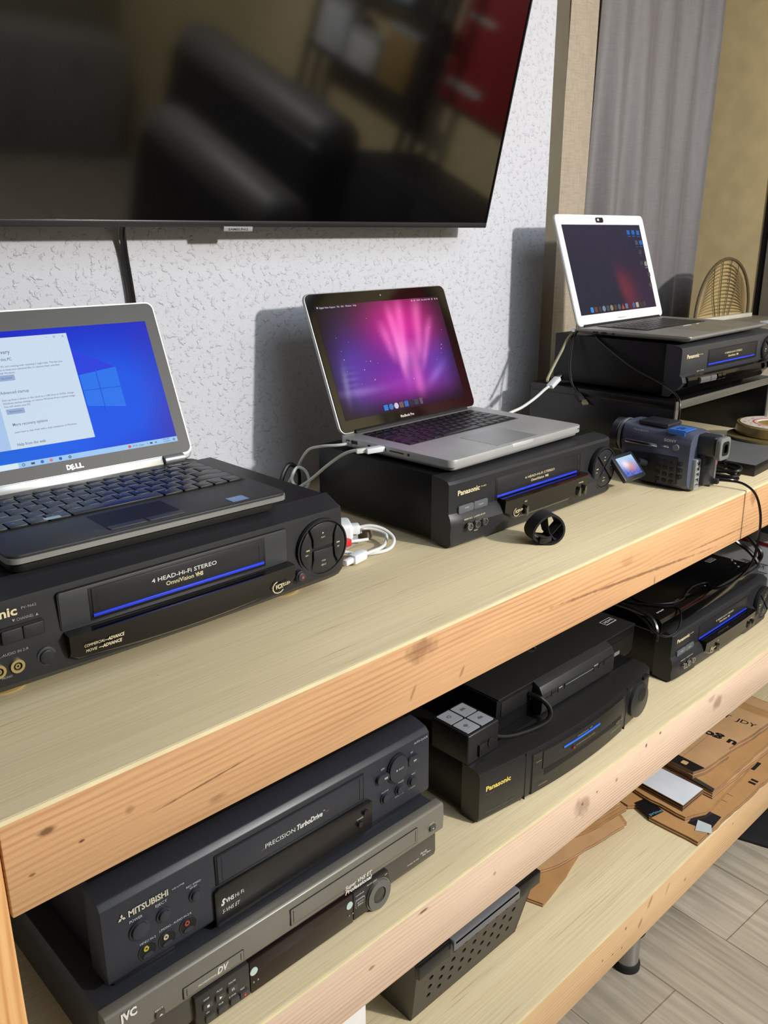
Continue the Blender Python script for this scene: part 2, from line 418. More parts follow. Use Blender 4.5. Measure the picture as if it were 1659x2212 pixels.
tag(b.build('satin_curtain', linen('grey_satin', (112, 108, 109), 120, .10, 0.55, 0.5)), 'wide grey satin curtain with long vertical folds behind the right laptop', 'curtain')

# ------------------------------------------------------------ the workbench
bench = thing('wooden_workbench', 'long pale wooden workbench with plywood top, two lower shelves and pine front rails', 'workbench')
PLY = plywood('plywood_top', (212, 198, 164), (198, 182, 146), (158, 132, 96))
EDGE = mat('plywood_edge', (222, 208, 168), 0.6, vary=0.1)
FIR = (214, 172, 122)
K1 = [(0.036, -0.028, .010, .004, .8), (0.064, -0.053, .004, .002, .9), (0.11, -0.045, .006, .006, .35), (0.02, -0.062, .004, .002, .7),
      (0.483, -0.020, .028, .016, .5), (0.556, -0.076, .003, .010, .45, .5), (0.47, -0.07, .003, .012, .4, .5), (0.97, -0.064, .30, .0030, .62, 0.075),
      (1.236, -0.070, .14, .0022, .55, 0.03), (1.359, -0.020, .018, .018, .45), (1.02, -0.088, .003, .012, .5), (0.93, -0.03, .02, .01, .2), (0.19, -0.055, .06, .0014, .7, -0.08),
      (0.20, -0.078, .012, .005, .4)]
K2 = [(0.859, -0.426, .004, .004, .8), (0.901, -0.424, .004, .003, .8), (1.097, -0.400, .004, .004, .9), (1.05, -0.405, .004, .005, .9), (0.86, -0.43, .030, .02, .45, .7),
      (0.493, -0.402, .012, .003, .9), (1.32, -0.43, .022, .018, .5), (1.29, -0.41, .02, .008, .35), (0.64, -0.43, .004, .004, .5), (0.96, -0.43, .004, .004, .6), (0.40, -0.43, .006, .003, .6)]
K3 = [(1.132, -0.79, .006, .020, .5, .6), (1.046, -0.797, .004, .004, .8), (1.038, -0.837, .003, .003, .8), (1.10, -0.82, .006, .014, .5, .6), (1.485, -0.80, .003, .003, .8),
      (1.276, -0.824, .006, .006, .5), (1.20, -0.80, .005, .022, .35, .5), (1.005, -0.83, .004, .003, .7), (0.97, -0.82, .003, .003, .7)]
def rail(z1, K, nm, c1, c2, dk, xr=2.56):
    b = MB(); b.box(0.0, xr, 0.0, 0.038, z1-0.0945, z1-0.0052, 0.0015)
    return b.build('front_rail', wood(nm, c1, c2, dk, 0.0068, K), bench)
rail(0.0, K1, 'fir_rail_top', (212, 168, 124), (174, 122, 82), (92, 54, 34))
rail(-0.388, K2, 'fir_rail_middle', (220, 196, 172), (192, 156, 130), (104, 64, 48))
rail(-0.768, K3, 'fir_rail_bottom', (214, 182, 140), (186, 144, 102), (104, 64, 40))
for z, nm in ((0, 'tabletop'), (-0.388, 'shelf_panel'), (-0.768, 'shelf_panel')):
    b = MB(); b.box(-0.09 if z == 0 else -0.002, 2.56, 0.0006, 0.60, z-0.005, z, 0.0004); o = b.build(nm, PLY, bench)
    b = MB(); b.box(0.0, 2.56, -0.0010, 0.0006, z-0.0048, z-0.0004); b.build('edge_veneer', EDGE, o)
    b = MB(); b.box(0.0, 2.56, 0.555, 0.593, z-0.094, z-0.006); b.build('back_rail', wood('fir_back%g' % z, FIR, (190, 140, 95), (100, 60, 35)), bench)
POSTM = wood('fir_post', (218, 172, 116), (188, 130, 78), (120, 70, 34), 0.009, [], 1.0, 0.5, vert=True)
for y0, y1 in ((0.0, 0.05), (0.55, 0.595)):
    for x0 in (-0.09, 2.56):
        b = MB(); b.box(x0, x0+0.0885, y0, y1, -0.868, -0.0055, 0.002); b.build('corner_post', POSTM, bench)
LEGM = mat('brushed_steel_leg', (160, 160, 158), 0.35, 0.8)
for x in (0.05, 1.124, 2.3):
    for y in (0.032, 0.5):
        b = MB(); b.lathe([(0, -0.867), (0.023, -0.867), (0.023, -0.945), (0, -0.945)], (x, y, 0)); lg = b.build('leg', LEGM, bench)
        b = MB(); b.lathe([(0, -0.944), (0.0245, -0.944), (0.027, -0.950), (0.027, FZ), (0, FZ)], (x, y, 0)); b.build('foot_cap', RUBBER, lg)
        b = MB(); b.lathe([(0, -0.863), (0.031, -0.863), (0.031, -0.869), (0, -0.869)], (x, y, 0)); b.build('mounting_plate', RUBBER, lg)

# ------------------------------------------------------------ television
tv = thing('television', 'large wall mounted flat television tilted down above the laptops', 'television', (0.09, 0.533, 0.4505)); tv.rotation_euler = (math.radians(13.4), 0, 0)
TW, TH = 1.12, 0.64
b = MB(); b.box(0, TW, 0.002, 0.022, 0, TH, 0.002); b.box(0.12, TW-0.12, 0.02, 0.048, 0.09, TH-0.12, 0.008); b.build('housing', mat('tv_back_plastic', (18, 18, 19), 0.4), tv)
b = MB(); b.box(0, TW, -0.002, 0.004, 0, 0.0095, 0.001); b.box(0, 0.004, -0.002, 0.004, 0.0095, TH, 0.0005); b.box(TW-0.003, TW, -0.002, 0.004, 0.0095, TH, 0.0005); b.box(0, TW, -0.002, 0.004, TH-0.006, TH)
b.build('bezel', mat('tv_bezel', (36, 38, 41), 0.3), tv)
TVG = mat('television_glass', (5, 5, 6), 0.07, spec=0.5); TVG.node_tree.nodes['Principled BSDF'].inputs['IOR'].default_value = 1.8
b = MB(); b.box(0.004, TW-0.003, 0.0002, 0.002, 0.0095, TH-0.006); b.build('screen', TVG, tv)
b = MB(); b.box(0.507, 0.560, -0.004, 0.004, -0.0055, 0.0015, 0.0008); lb = b.build('logo_bar', mat('grey_logo_bar', (150, 152, 154), 0.4), tv)
b = MB(); b.text('SAMSUNG', 0.515, -0.0038, 0.0036, 0.036, y=-0.0042, bold=.01); b.build('lettering', mat('dark_print', (60, 60, 62), .5), lb)
b = MB(); b.box(0.40, 0.72, 0.046, 0.058, 0.2, 0.45); b.build('wall_bracket', RUBBER, tv)
b = MB(); b.tube([(0.455, 0.560, 0.47), (0.458, 0.578, 0.45), (0.463, 0.590, 0.42), (0.470, 0.591, 0.34), (0.474, 0.590, 0.22), (0.47, 0.588, 0.10), (0.46, 0.575, 0.02), (0.40, 0.56, 0.006)], 0.0048)
tag(b.build('television_cable', CABLEB), 'black cable hanging down the white wall from under the television', 'cable')

# ------------------------------------------------------------ video recorders
def jack(parent, x, z, col, r=0.0055, y=0.0):
    b = MB(); b.ring(x, z, r*0.62, r, y-0.0016, y+0.002); o = b.build('socket', col, parent)
    b = MB(); b.disc(x, z, r*0.6, y-0.0002, y+0.001, n=16); b.build('socket_hole', GAP, o)
    b = MB(); b.ring(x, z, r*0.18, r*0.36, y-0.0012, y, n=14); b.build('contact', col, o)
def plus_logo(b, x, z, s=1.0, y=0.0):
    b.text('VCR', x+.0045*s, z-.0015*s, .0042*s, .008*s, y=y, shear=.3, bold=.03); b.text('PLUS+', x+.011*s, z-.0002*s, .003*s, .010*s, y=y, shear=.4, bold=.02)
    for k in range(7):
        t0, t1 = math.radians(100+32*k), math.radians(100+32*(k+1))
        c = [(x+.0075*s+(R*1.15)*math.cos(t)*s, z+R*math.sin(t)*s) for R, t in ((.0052, t0), (.0052, t1), (.0060, t1), (.0060, t0))]
        b.prism(c, y-.0002, y)
def dial4(parent, cx, cz, rx, rz, y=0.0, kind='x'):
    b = MB(); b.disc(cx, cz, rx+.003, y-.001, y+.004, rz=rz+.003, n=48); hs = b.build('button_dial', GAP, parent)
    b = MB(); b.ring(cx, cz, rx+.0008, rx+.0026, y-.0035, y, n=48, rz=(rz+.002)/(rx+.002)); b.build('dial_rim', FACE, hs)
    for k in range(4):
        a0 = math.radians(45+90*k+4); a1 = math.radians(45+90*(k+1)-4); n = 10
        if kind == 'x':
            pts = [(cx+rx*.08*math.cos((a0+a1)/2), cz+rz*.08*math.sin((a0+a1)/2))]
            pts += [(cx+rx*.97*math.cos(a0+(a1-a0)*i/n), cz+rz*.97*math.sin(a0+(a1-a0)*i/n)) for i in range(n+1)]
        else:
            if k in (0, 2):      # play (top) and stop (bottom): wide waisted pads
                s_ = 1 if k == 0 else -1
                pts = [(cx+rx*.97*math.cos(math.radians(t)), cz+s_*rz*.97*math.sin(math.radians(t))) for t in range(55, 126, 10)]
                pts += [(cx-rx*.42, cz+s_*rz*.40), (cx-rx*.42, cz+s_*rz*.06), (cx+rx*.42, cz+s_*rz*.06), (cx+rx*.42, cz+s_*rz*.40)]
            else:
                s_ = -1 if k == 1 else 1
                pts = [(cx+s_*rx*.97*math.cos(math.radians(t)), cz+rz*.97*math.sin(math.radians(t))) for t in range(-48, 49, 8)]
                pts += [(cx+s_*rx*.52, cz+rz*.45), (cx+s_*rx*.48, cz), (cx+s_*rx*.52, cz-rz*.45)]
        b = MB(); b.prism(pts, y-.004, y, bev=.0008); b.build('button', FACE, hs)
    b = MB()
    for dx, dz, t in ((0, .58, '\u25B6'), (0, .42, 'PLAY'), (-.68, .05, '\u25C0\u25C0'), (-.72, -.12, 'REW'), (.66, .05, '\u25B6\u25B6'), (.66, -.12, 'FF'), (0, -.5, 'STOP'), (0, -.66, 'EJECT')):
        if t[0] in '\u25B6\u25C0':
            s_ = 1 if t[0] == '\u25B6' else -1
            for q in range(len(t)):
                xx = cx+dx*rx+(q-.5*(len(t)-1))*.0028; zz = cz+dz*rz
                b.prism([(xx-s_*.0011, zz-.0012), (xx-s_*.0011, zz+.0012), (xx+s_*.0013, zz)], y-.0043, y-.004)
        else: b.text(t, cx+dx*rx-len(t)*.00075, cz+dz*rz-.001, .0019, len(t)*.0015, y=y-.0041)
    b.build('lettering', GOLD, hs)

def recorder_midi(loc, label, style='a', group=None):
    """mid-size video recorder: slot door with a blue line, gloss lower window, four-way button dial"""
    t = thing('video_recorder', label, 'video recorder', loc, 0, group)
    W = 0.4175
    b = MB(); b.box(.004, W-.004, .034, .300, .007, .106, .002); b.build('cover', CASE, t)
    for x in (.03, W-.05):
        for y in (.05, .26):
            b = MB(); b.disc(x, y, .011, 0, .008, axis='z'); b.build('foot', RUBBER, t)
    lo = .009
    def prof(u):
        bulge = lo*math.sin(PI*min(1, max(0, u)))**.7
        if style == 'b':
            return [(.036, .1055), (.010, .1035), (.002, .100), (0, .096), (0, .052), (.001, .047), (-.004-.6*bulge, .044), (-.007-.8*bulge, .034), (-.002, .026), (.016, .010), (.022, .004), (.036, .004)]
        lip = 1.0 if (u < .22 or u > .72) else .35
        return [(.036, .1055), (.012, .1042), (.003, .101), (0, .097), (0, .053), (-.003-.6*bulge, .047), (-.006-bulge, .035), (-.004-bulge, .020), (-.006*lip-.6*bulge, .008), (-.002-.3*bulge, .003), (.010, .002), (.036, .006)]
    n = 36; secs = []
    for i in range(n+1):
        u = i/n; x = W*u
        e = min(1, min(u, 1-u)*40)
        secs.append([(x, y if y > .03 else y+(1-e)*.002, z) for y, z in prof(u)])
    b = MB(); b.loft(secs); b.build('front_panel', FACE if style == 'a' else FACE2, t, smooth=.5)
    # cassette slot
    b = MB(); b.box(.103, .328, -.0006, .003, .0525, .0885, .0003); fr = b.build('cassette_slot', GAP, t)
    b = MB(); b.box(.1055, .3165, -.0014, .002, .0605, .0868, .0006); b.build('slot_door', FACE, fr)
    b = MB(); b.box(.1055, .3165, -.0022, .002, .0572, .0604, .0006); b.build('blue_trim_line', BLUE, fr)
    b = MB(); b.box(.3190, .3272, -.0009, .002, .060, .0868, .0004); b.build('slot_side', BLK, fr)
    b = MB(); b.text('4 HEAD-Hi-Fi STEREO', .174, .0735, .0040, .078, y=-.0015); b.text('OmniVision', .190, .0665, .0042, .034, y=-.0015, bold=.01); b.text('VHS', .227, .0667, .0036, .009, y=-.0015, bold=.04)
    b.text('Panasonic', .0172, .0785, .0075, .049, y=0, bold=.028); b.text('PV-4651', .069, .0815, .0022, .012, y=0)
    if style == 'a':
        b.text('VIDEO IN 2   L-AUDIO IN 2-R', .022, .0415, .0024, .048, y=-.009, bold=.01); b.text('MONO', .042, .0215, .002, .008, y=-.012)
        b.build('lettering', GOLD, t)
        # power and vcr/tv keys
        b = MB(); b.rr(.0165, .0835, .0500, .0632, .005, -.0005, .002); kb = b.build('key_surround', GAP, t)
        for x0, x1 in ((.0172, .0508), (.0514, .0828)):
            b = MB(); b.rr(x0, x1, .0506, .0626, .0028, -.003, .001, bev=.0006); b.build('button', mat('steel_grey_key', (88, 93, 98), .35), kb)
        b = MB(); b.text('POWER', .030, .0570, .0020, .009, y=-.0032); b.text('VCR/TV', .0605, .0555, .0020, .011, y=-.0032); b.build('lettering', GOLD, kb)
        for x in (.030, .047, .0642): jack(t, x, .0320, mat('socket_chrome', (170, 170, 172), .25, .9), .0058, -.014)
        # gloss window
        secs = []
        for i in range(25):
            u = i/24; x = .1085+u*(.331-.1085); uu = x/W
            bl = lo*math.sin(PI*uu)**.7; lowz = .020 + .012*max(0, 1-u*9) + .006*max(0, (u-.92)/.08)
            secs.append([(x, .002, .0560), (x, -.0090-.9*bl, .0560), (x, -.0098-1.0*bl, .0530), (x, -.0085-bl, lowz+.004), (x, -.0060-.9*bl, lowz), (x, .004, lowz)])
        b = MB(); b.loft(secs); gw = b.build('gloss_window', GLOSS, t, smooth=.5)
        b = MB(); plus_logo(b, .127, .0315, 1.15, -.0176); b.text('REC', .1545, .0435, .0022, .006, y=-.0182); b.text('CHANNEL', .301, .0435, .0024, .014, y=-.0172); b.build('lettering', GOLD, gw)
        for x in (.1575, .3030, .3195):
            b = MB(); b.disc(x, .0300, .0026, -.0225 if x < .2 else -.0205, -.008, rz=.0085, n=20, bev=.0008); b.build('rocker_button', mat('smoked_chrome', (120, 118, 112), .2, .9), gw)
    else:
        b.text('VCR/TV   POWER', .060, .0492, .0018, .03, y=-.0008); b.build('lettering', GOLD, t)
        # curved control band and gloss chin
        def band(x0, x1, z0, z1, m, nm, dy, k=20):
            secs = []
            for i in range(k+1):
                u = i/k; x = x0+u*(x1-x0); uu = x/W; bl = lo*math.sin(PI*uu)**.7
                y = -.0055-.75*bl
                secs.append([(x, y+.006, z0), (x, y-dy, z0+.002), (x, y-dy-.0015, (z0+z1)/2), (x, y-dy, z1-.002), (x, y+.006, z1)])
            q = MB(); q.loft(secs); return q.build(nm, m, t, smooth=.7)
        cb = band(.010, .405, .024, .0455, GLOSS, 'control_band', .0035)
        SM = mat('smoked_silver_key', (110, 112, 114), .3, .4)
        for x0, x1 in ((.050, .088), (.090, .112), (.118, .132), (.135, .149), (.335, .347), (.360, .372), (.378, .390), (.395, .403)): band(x0, x1, .0275, .0425, SM if x0 < .11 else GLOSS, 'control_key', .0075, 4).parent = cb
        secs = []
        for i in range(25):
            u = i/24; x = .004+u*.40; bl = lo*math.sin(PI*x/W)**.7
            secs.append([(x, .002-.3*bl, .027), (x, .0105-.2*bl, .0135), (x, .016, .004), (x, .022, .004), (x, .012, .027)])
        q = MB(); q.loft(secs); q.build('gloss_chin', GLOSS, t, smooth=.5)
    dial4(t, .3885 if style == 'a' else .384, .0525 if style == 'a' else .066, .0325, .0335 if style == 'a' else .026, -.006 if style == 'a' else -.001)
    return t
recorder_midi((.7135, .167, 0), 'black video recorder under the silver laptop with the purple screen')
recorder_midi((1.395, .185, .129), 'black video recorder on the raised stand under the white framed laptop', 'b')
recorder_midi((1.248, .069, -.388), 'black video recorder on the middle shelf under a thin glossy disc player')

def recorder_front():
    t = thing('video_recorder', 'large black video recorder at the bench left end under the blue screen laptop', 'video recorder', (.025, .16, 0))
    W = .4785
    b = MB(); b.box(.004, W-.004, .030, .292, .020, .1262, .002); b.build('cover', CASE, t)
    for x in (.065, W-.058):
        for y in (.062, .25):
            b = MB(); b.lathe([(0, 0), (.024, 0), (.026, .004), (.026, .013), (.020, .021), (0, .021)], (x, y, 0)); b.build('foot', GOLDM, t)
    secs = []; n = 40
    for i in range(n+1):
        u = i/n; x = W*u; e = (1-min(1, min(u, 1-u)*30))*.004
        bl = .010*math.sin(PI*u)
        secs.append([(x, .034, .1255), (x, .030, .1262), (x, .006+e, .1165), (x, .000+e, .1145), (x, -.001+e, .108), (x, -.002+e-.3*bl, .070), (x, -.004+e-bl, .045), (x, -.001+e-bl, .030), (x, .006+e-.5*bl, .021), (x, .034, .020)])
    b = MB(); b.loft(secs); b.build('front_panel', FACE, t, smooth=.5)
    y0 = -.0035
    b = MB(); b.rr(.1050, .3865, .0665, .1085, .003, y0-.0010, .002); sl = b.build('slot_surround', GAP, t)
    b = MB(); b.rr(.1062, .3855, .0672, .1078, .002, y0-.0016, .002, bev=.0004); b.build('surround_panel', FACE2, sl)
    b = MB(); b.box(.1365, .3535, y0-.0021, .002, .0700, .1050, .0003); fr = b.build('cassette_slot', GAP, t)
    b = MB(); b.box(.1395, .3500, y0-.0030, .002, .0770, .1040, .0006); b.build('slot_door', FACE, fr)
    b = MB(); b.box(.1390, .3505, y0-.0038, .002, .0735, .0768, .0006); b.build('blue_trim_line', BLUE, fr)
    b = MB()
    for x in (.1445, .3440): b.box(x, x+.0006, y0-.0032, 0, .079, .099)
    b.build('door_groove', GAP, fr)
    secs = []
    for i in range(31):
        u = i/30; x = .107+u*(.3875-.107); bl = .010*math.sin(PI*x/W)
        top = .0675; low = .036-.004*math.sin(PI*u) + (.006 if u > .97 else 0) + (.004 if u < .03 else 0)
        secs.append([(x, .004, top), (x, -.0125-.9*bl, top-.002), (x, -.0115-bl, .050), (x, -.0085-bl, low+.004), (x, -.0035-bl, low), (x, .004, low)])
    b = MB(); b.loft(secs); gw = b.build('gloss_window', GLOSS, t, smooth=.5)
    b = MB(); yy = -.0209
    b.text('COMMERCIAL', .120, .0512, .0030, .0215, y=yy, shear=.2); b.text('\u2014ADVANCE', .1415, .0510, .0034, .0215, y=yy, shear=.2, bold=.03)
    b.text('MOVIE', .121, .0455, .0030, .012, y=yy, shear=.2); b.text('\u2014ADVANCE', .1345, .0453, .0034, .0255, y=yy, shear=.2, bold=.03)
    plus_logo(b, .350, .0455, 1.3, -.0203); b.build('lettering', GOLD, gw)
    b = MB(); b.text('4 HEAD-Hi-Fi STEREO', .2060, .0910, .0046, .0805, y=y0-.0031, bold=.012); b.build('lettering', WHITE, fr)
    b = MB(); b.text('OmniVision', .2225, .0835, .0048, .034, y=y0-.0031, bold=.01); b.text('VHS', .2585, .0837, .0044, .010, y=y0-.0031, bold=.04)
    b.text('Panasonic', .0085, .0985, .0088, .0585, y=-.0022, bold=.03); b.build('gold_lettering', GOLD, fr)
    b = MB(); b.text('PV-9662', .0712, .1022, .0028, .0145, y=-.0022); b.text('CHANNEL', .0655, .0918, .0030, .0165, y=-.0022)
    for s_, xx in ((-1, .0625), (1, .0850)): b.prism([(xx-.0015, .0932-s_*.0014), (xx+.0015, .0932-s_*.0014), (xx, .0932+s_*.0014)], -.0026, -.0022)
    b.text('\u2014 ACTION \u2014', .0680, .0690, .0026, .019, y=-.003); b.text('VCR/TV', .0790, .0610, .0030, .0125, y=-.004)
    b.text('VIDEO IN 2   L-AUDIO IN 2-R', .020, .0610, .0028, .052, y=-.005); b.text('MONO', .043, .039, .0024, .01, y=-.0065)
    b.build('lettering', GREYP, t)
    for x0, x1 in ((.012, .043), (.0475, .0905)):
        b = MB(); b.rr(x0, x1, .0722, .0885, .003, -.0040, .002); ks = b.build('key_surround', GAP, t)
        k = 2
        for i in range(k):
            a = x0+.001+(x1-x0-.002)*i/k; c = a+(x1-x0-.002)/k-.0006
            b = MB(); b.rr(a, c, .0735, .0860, .0015, -.0062, 0, bev=.0006); b.build('button', FACE, ks)
    b = MB(); b.disc(.0870, .0490, .0098, -.0085, 0, n=32, bev=.0006); rb = b.build('button_surround', FACE2, t)
    b = MB(); b.disc(.0870, .0490, .0072, -.0105, 0, n=32, bev=.0012); b.build('button', FACE, rb)
    for x in (.0230, .0408, .0585): jack(t, x, .0488, GOLDM, .0068, -.0075)
    dial4(t, .4395, .0715, .0365, .0335, -.004, 'waist')
    b = MB(); b.disc(.3985, .0460, .0075, -.0145, 0, n=28, bev=.0008); rc = b.build('button_surround', BLK, t)
    b = MB(); b.disc(.3985, .0460, .0056, -.0170, 0, n=28, bev=.002); kk = b.build('button', FACE2, rc)
    b = MB(); b.disc(.3988, .0458, .0016, -.0176, -.0165, n=14); b.build('record_mark', mat('red_print', (190, 60, 50), .5), rc)
    return t
recorder_front()

# ------------------------------------------------------------ Mitsubishi on JVC, lower left
def mitsu():
    t = thing('video_recorder', 'dark blue grey video recorder stacked on top of the grey one at the lower left', 'video recorder', (.095, .062, -.294))
    W = .470; F = mat('blue_grey_plastic', (40, 43, 52), .40, bump=.12, bscale=1700)
    b = MB(); b.box(.006, W-.008, .030, .36, .010, .112, .002); b.build('cover', CASE, t)
    for x in (.03, W-.09):
        b = MB(); b.box(x-.022, x+.05, .006, .05, 0, .010, .002); b.build('foot', BLK, t)
    b = MB(); b.prism([(.036, .1125), (.024, .1120), (.006, .1075), (.000, .1010), (-.001, .014), (.002, .009), (.036, .009)], 0, W, axis='x', bev=.0012); b.build('front_panel', F, t)
    y0 = -.001
    b = MB(); b.box(.131, .350, y0-.0006, .002, .056, .0945, .0003); fr = b.build('cassette_slot', GAP, t)
    b = MB(); b.box(.1335, .348, y0-.0014, .002, .0575, .0930, .0005); b.build('slot_door', F, fr)
    b = MB()
    for x in (.1385, .3415): b.box(x, x+.0008, y0-.0016, .002, .060, .090)
    b.build('door_groove', GAP, fr)
    b = MB(); b.prism([(.126, .004), (.126, .050), (.132, .0535), (.354, .0535), (.361, .050), (.361, .010), (.130, .004)], y0-.004, .002, bev=.0008); gw = b.build('gloss_window', mat('dark_smoked_window', (22, 20, 20), .2), t)
    b = MB(); b.text('S', .133, .0305, .0075, .006, y=y0-.0042, shear=.35, bold=.06); b.text('VHS', .139, .0310, .0055, .011, y=y0-.0042, bold=.03); b.text('Hi Fi', .1515, .0310, .0052, .0115, y=y0-.0042); b.text('S-VHS ET', .134, .0195, .0050, .0235, y=y0-.0042, shear=.25)
    b.text('CHANNEL', .334, .0345, .0018, .011, y=y0-.0042); b.build('lettering', WHITE, gw)
    for x, z in ((.3490, .0400), (.3395, .0270)):
        b = MB(); b.disc(x, z, .0042, y0-.0065, y0, n=20, bev=.0008); b.build('button', BLK, gw)
    b = MB(); b.text('PRECISION', .197, .0690, .0058, .043, y=y0-.0015); b.text('TurboDrive', .2425, .0690, .0068, .039, y=y0-.0015, shear=.2, bold=.035); b.text('TM', .2825, .0740, .0018, .003, y=y0-.0015); b.build('lettering', WHITE, fr)
    b = MB(); b.prism([(.190, .0685), (.196, .0695), (.196, .0702)], y0-.0017, y0); b.prism([(.2870, .0718), (.2870, .0710), (.293, .0722)], y0-.0017, y0); b.build('speed_marks', mat('red_grey_print', (150, 90, 92), .5), fr)
    # brand mark: three lozenges
    b = MB(); cx, cz, R = .0215, .0835, .0042
    for a in (90, 210, 330):
        t_ = math.radians(a); ux, uz = math.cos(t_), math.sin(t_)
        l = math.radians(a+30); r = math.radians(a-30); k = R/ math.sqrt(3)*1.15
        b.prism([(cx, cz), (cx+k*math.cos(l), cz+k*math.sin(l)), (cx+2*k*math.cos(math.radians(30))*ux, cz+2*k*math.cos(math.radians(30))*uz), (cx+k*math.cos(r), cz+k*math.sin(r))], y0-.0006, y0)
    b.text('MITSUBISHI', .0290, .0800, .0072, .0450, y=y0, bold=.03); b.build('brand_lettering', mat('pale_gold_print', (190, 184, 168), .4), t)
    b = MB()
    for s_, x, z, h, w_ in (('HS-U748', .079, .0825, .0022, .014), ('REC SPEED', .095, .0745, .0024, .018), ('SP/EP', .099, .0710, .0022, .009), ('EJECT', .0585, .0730, .0032, .0135), ('POWER', .0290, .0715, .0032, .0145), ('VIDEO IN-2', .0370, .0375, .0028, .0185), ('L/MONO - AUDIO IN-2-R', .0600, .0400, .0028, .0385), ('AUTO CLOCK', .4400, .0950, .0030, .0260), ('REW', .380, .0835, .0025, .0065), ('FF', .434, .0840, .0025, .004), ('CC/STOP', .381, .0480, .0022, .012), ('PAUSE', .411, .0490, .0022, .010), ('REC', .436, .0500, .0022, .007), ('COMM SKIP', .405, .0300, .0018, .016), ('\u2014 STATIC', .430, .0300, .0018, .013), ('PLAY', .408, .0730, .0026, .0085)):
        b.text(s_, x, z, h, w_, y=y0-(.0045 if s_ == 'PLAY' else 0))
    for xx, zz, s_, k in ((.4045, .0742, 1, 1), (.3835, .0725, -1, 2), (.4365, .0745, 1, 2)):
        for q in range(k): b.prism([(xx-s_*.0012+q*.0028, zz-.0015), (xx-s_*.0012+q*.0028, zz+.0015), (xx+s_*.0015+q*.0028, zz)], y0-.0048, y0-.004)
    b.build('lettering', mat('soft_white_print', (178, 182, 190), .5), t)
    for x, z, r in ((.0385, .0580, .0092), (.0665, .0590, .0062), (.1050, .0610, .0055), (.4090, .0740, .0165), (.3870, .0400, .0060), (.4130, .0400, .0060), (.4370, .0415, .0060)):
        big = r > .012
        b = MB(); b.ring(x, z, r+.0002, r+.0022, y0-.0012, .002, rz=1.15 if big else 1); bs = b.build('button_surround', BLK if big else F, t)
        b = MB(); b.disc(x, z, r, y0-.004, .001, rz=r*(1.15 if big else 1.05), bev=.0008); b.build('button', F, bs)
    for x, z in ((.3815, .0725), (.4370, .0745)):
        b = MB(); b.rr(x-.0105, x+.0105, z-.0062, z+.0062, .006, y0-.0040, .002, bev=.0006); b.build('button', F, t)
    for x, z, c in ((.0450, .0270, (170, 158, 60)), (.0680, .0265, (176, 170, 140)), (.0935, .0280, (140, 60, 54))):
        b = MB(); b.disc(x, z, .0098, y0-.0006, .002, n=32); rc = b.build('socket_recess', GAP, t)
        b = MB(); b.ring(x, z, .0098, .0106, y0-.0008, .002, n=32); b.build('recess_rim', F, rc)
        b = MB(); b.ring(x-.0018, z+.0042, .0014, .0030, y0-.0018, 0, n=20); b.build('socket', mat('socket_%d_%d' % c[:2], c, .4), rc)
        b = MB(); b.disc(x, z-.0052, .0062, y0-.0014, .001, rz=.003, n=20); b.build('recess_floor', F, rc)
    return t
mitsu()

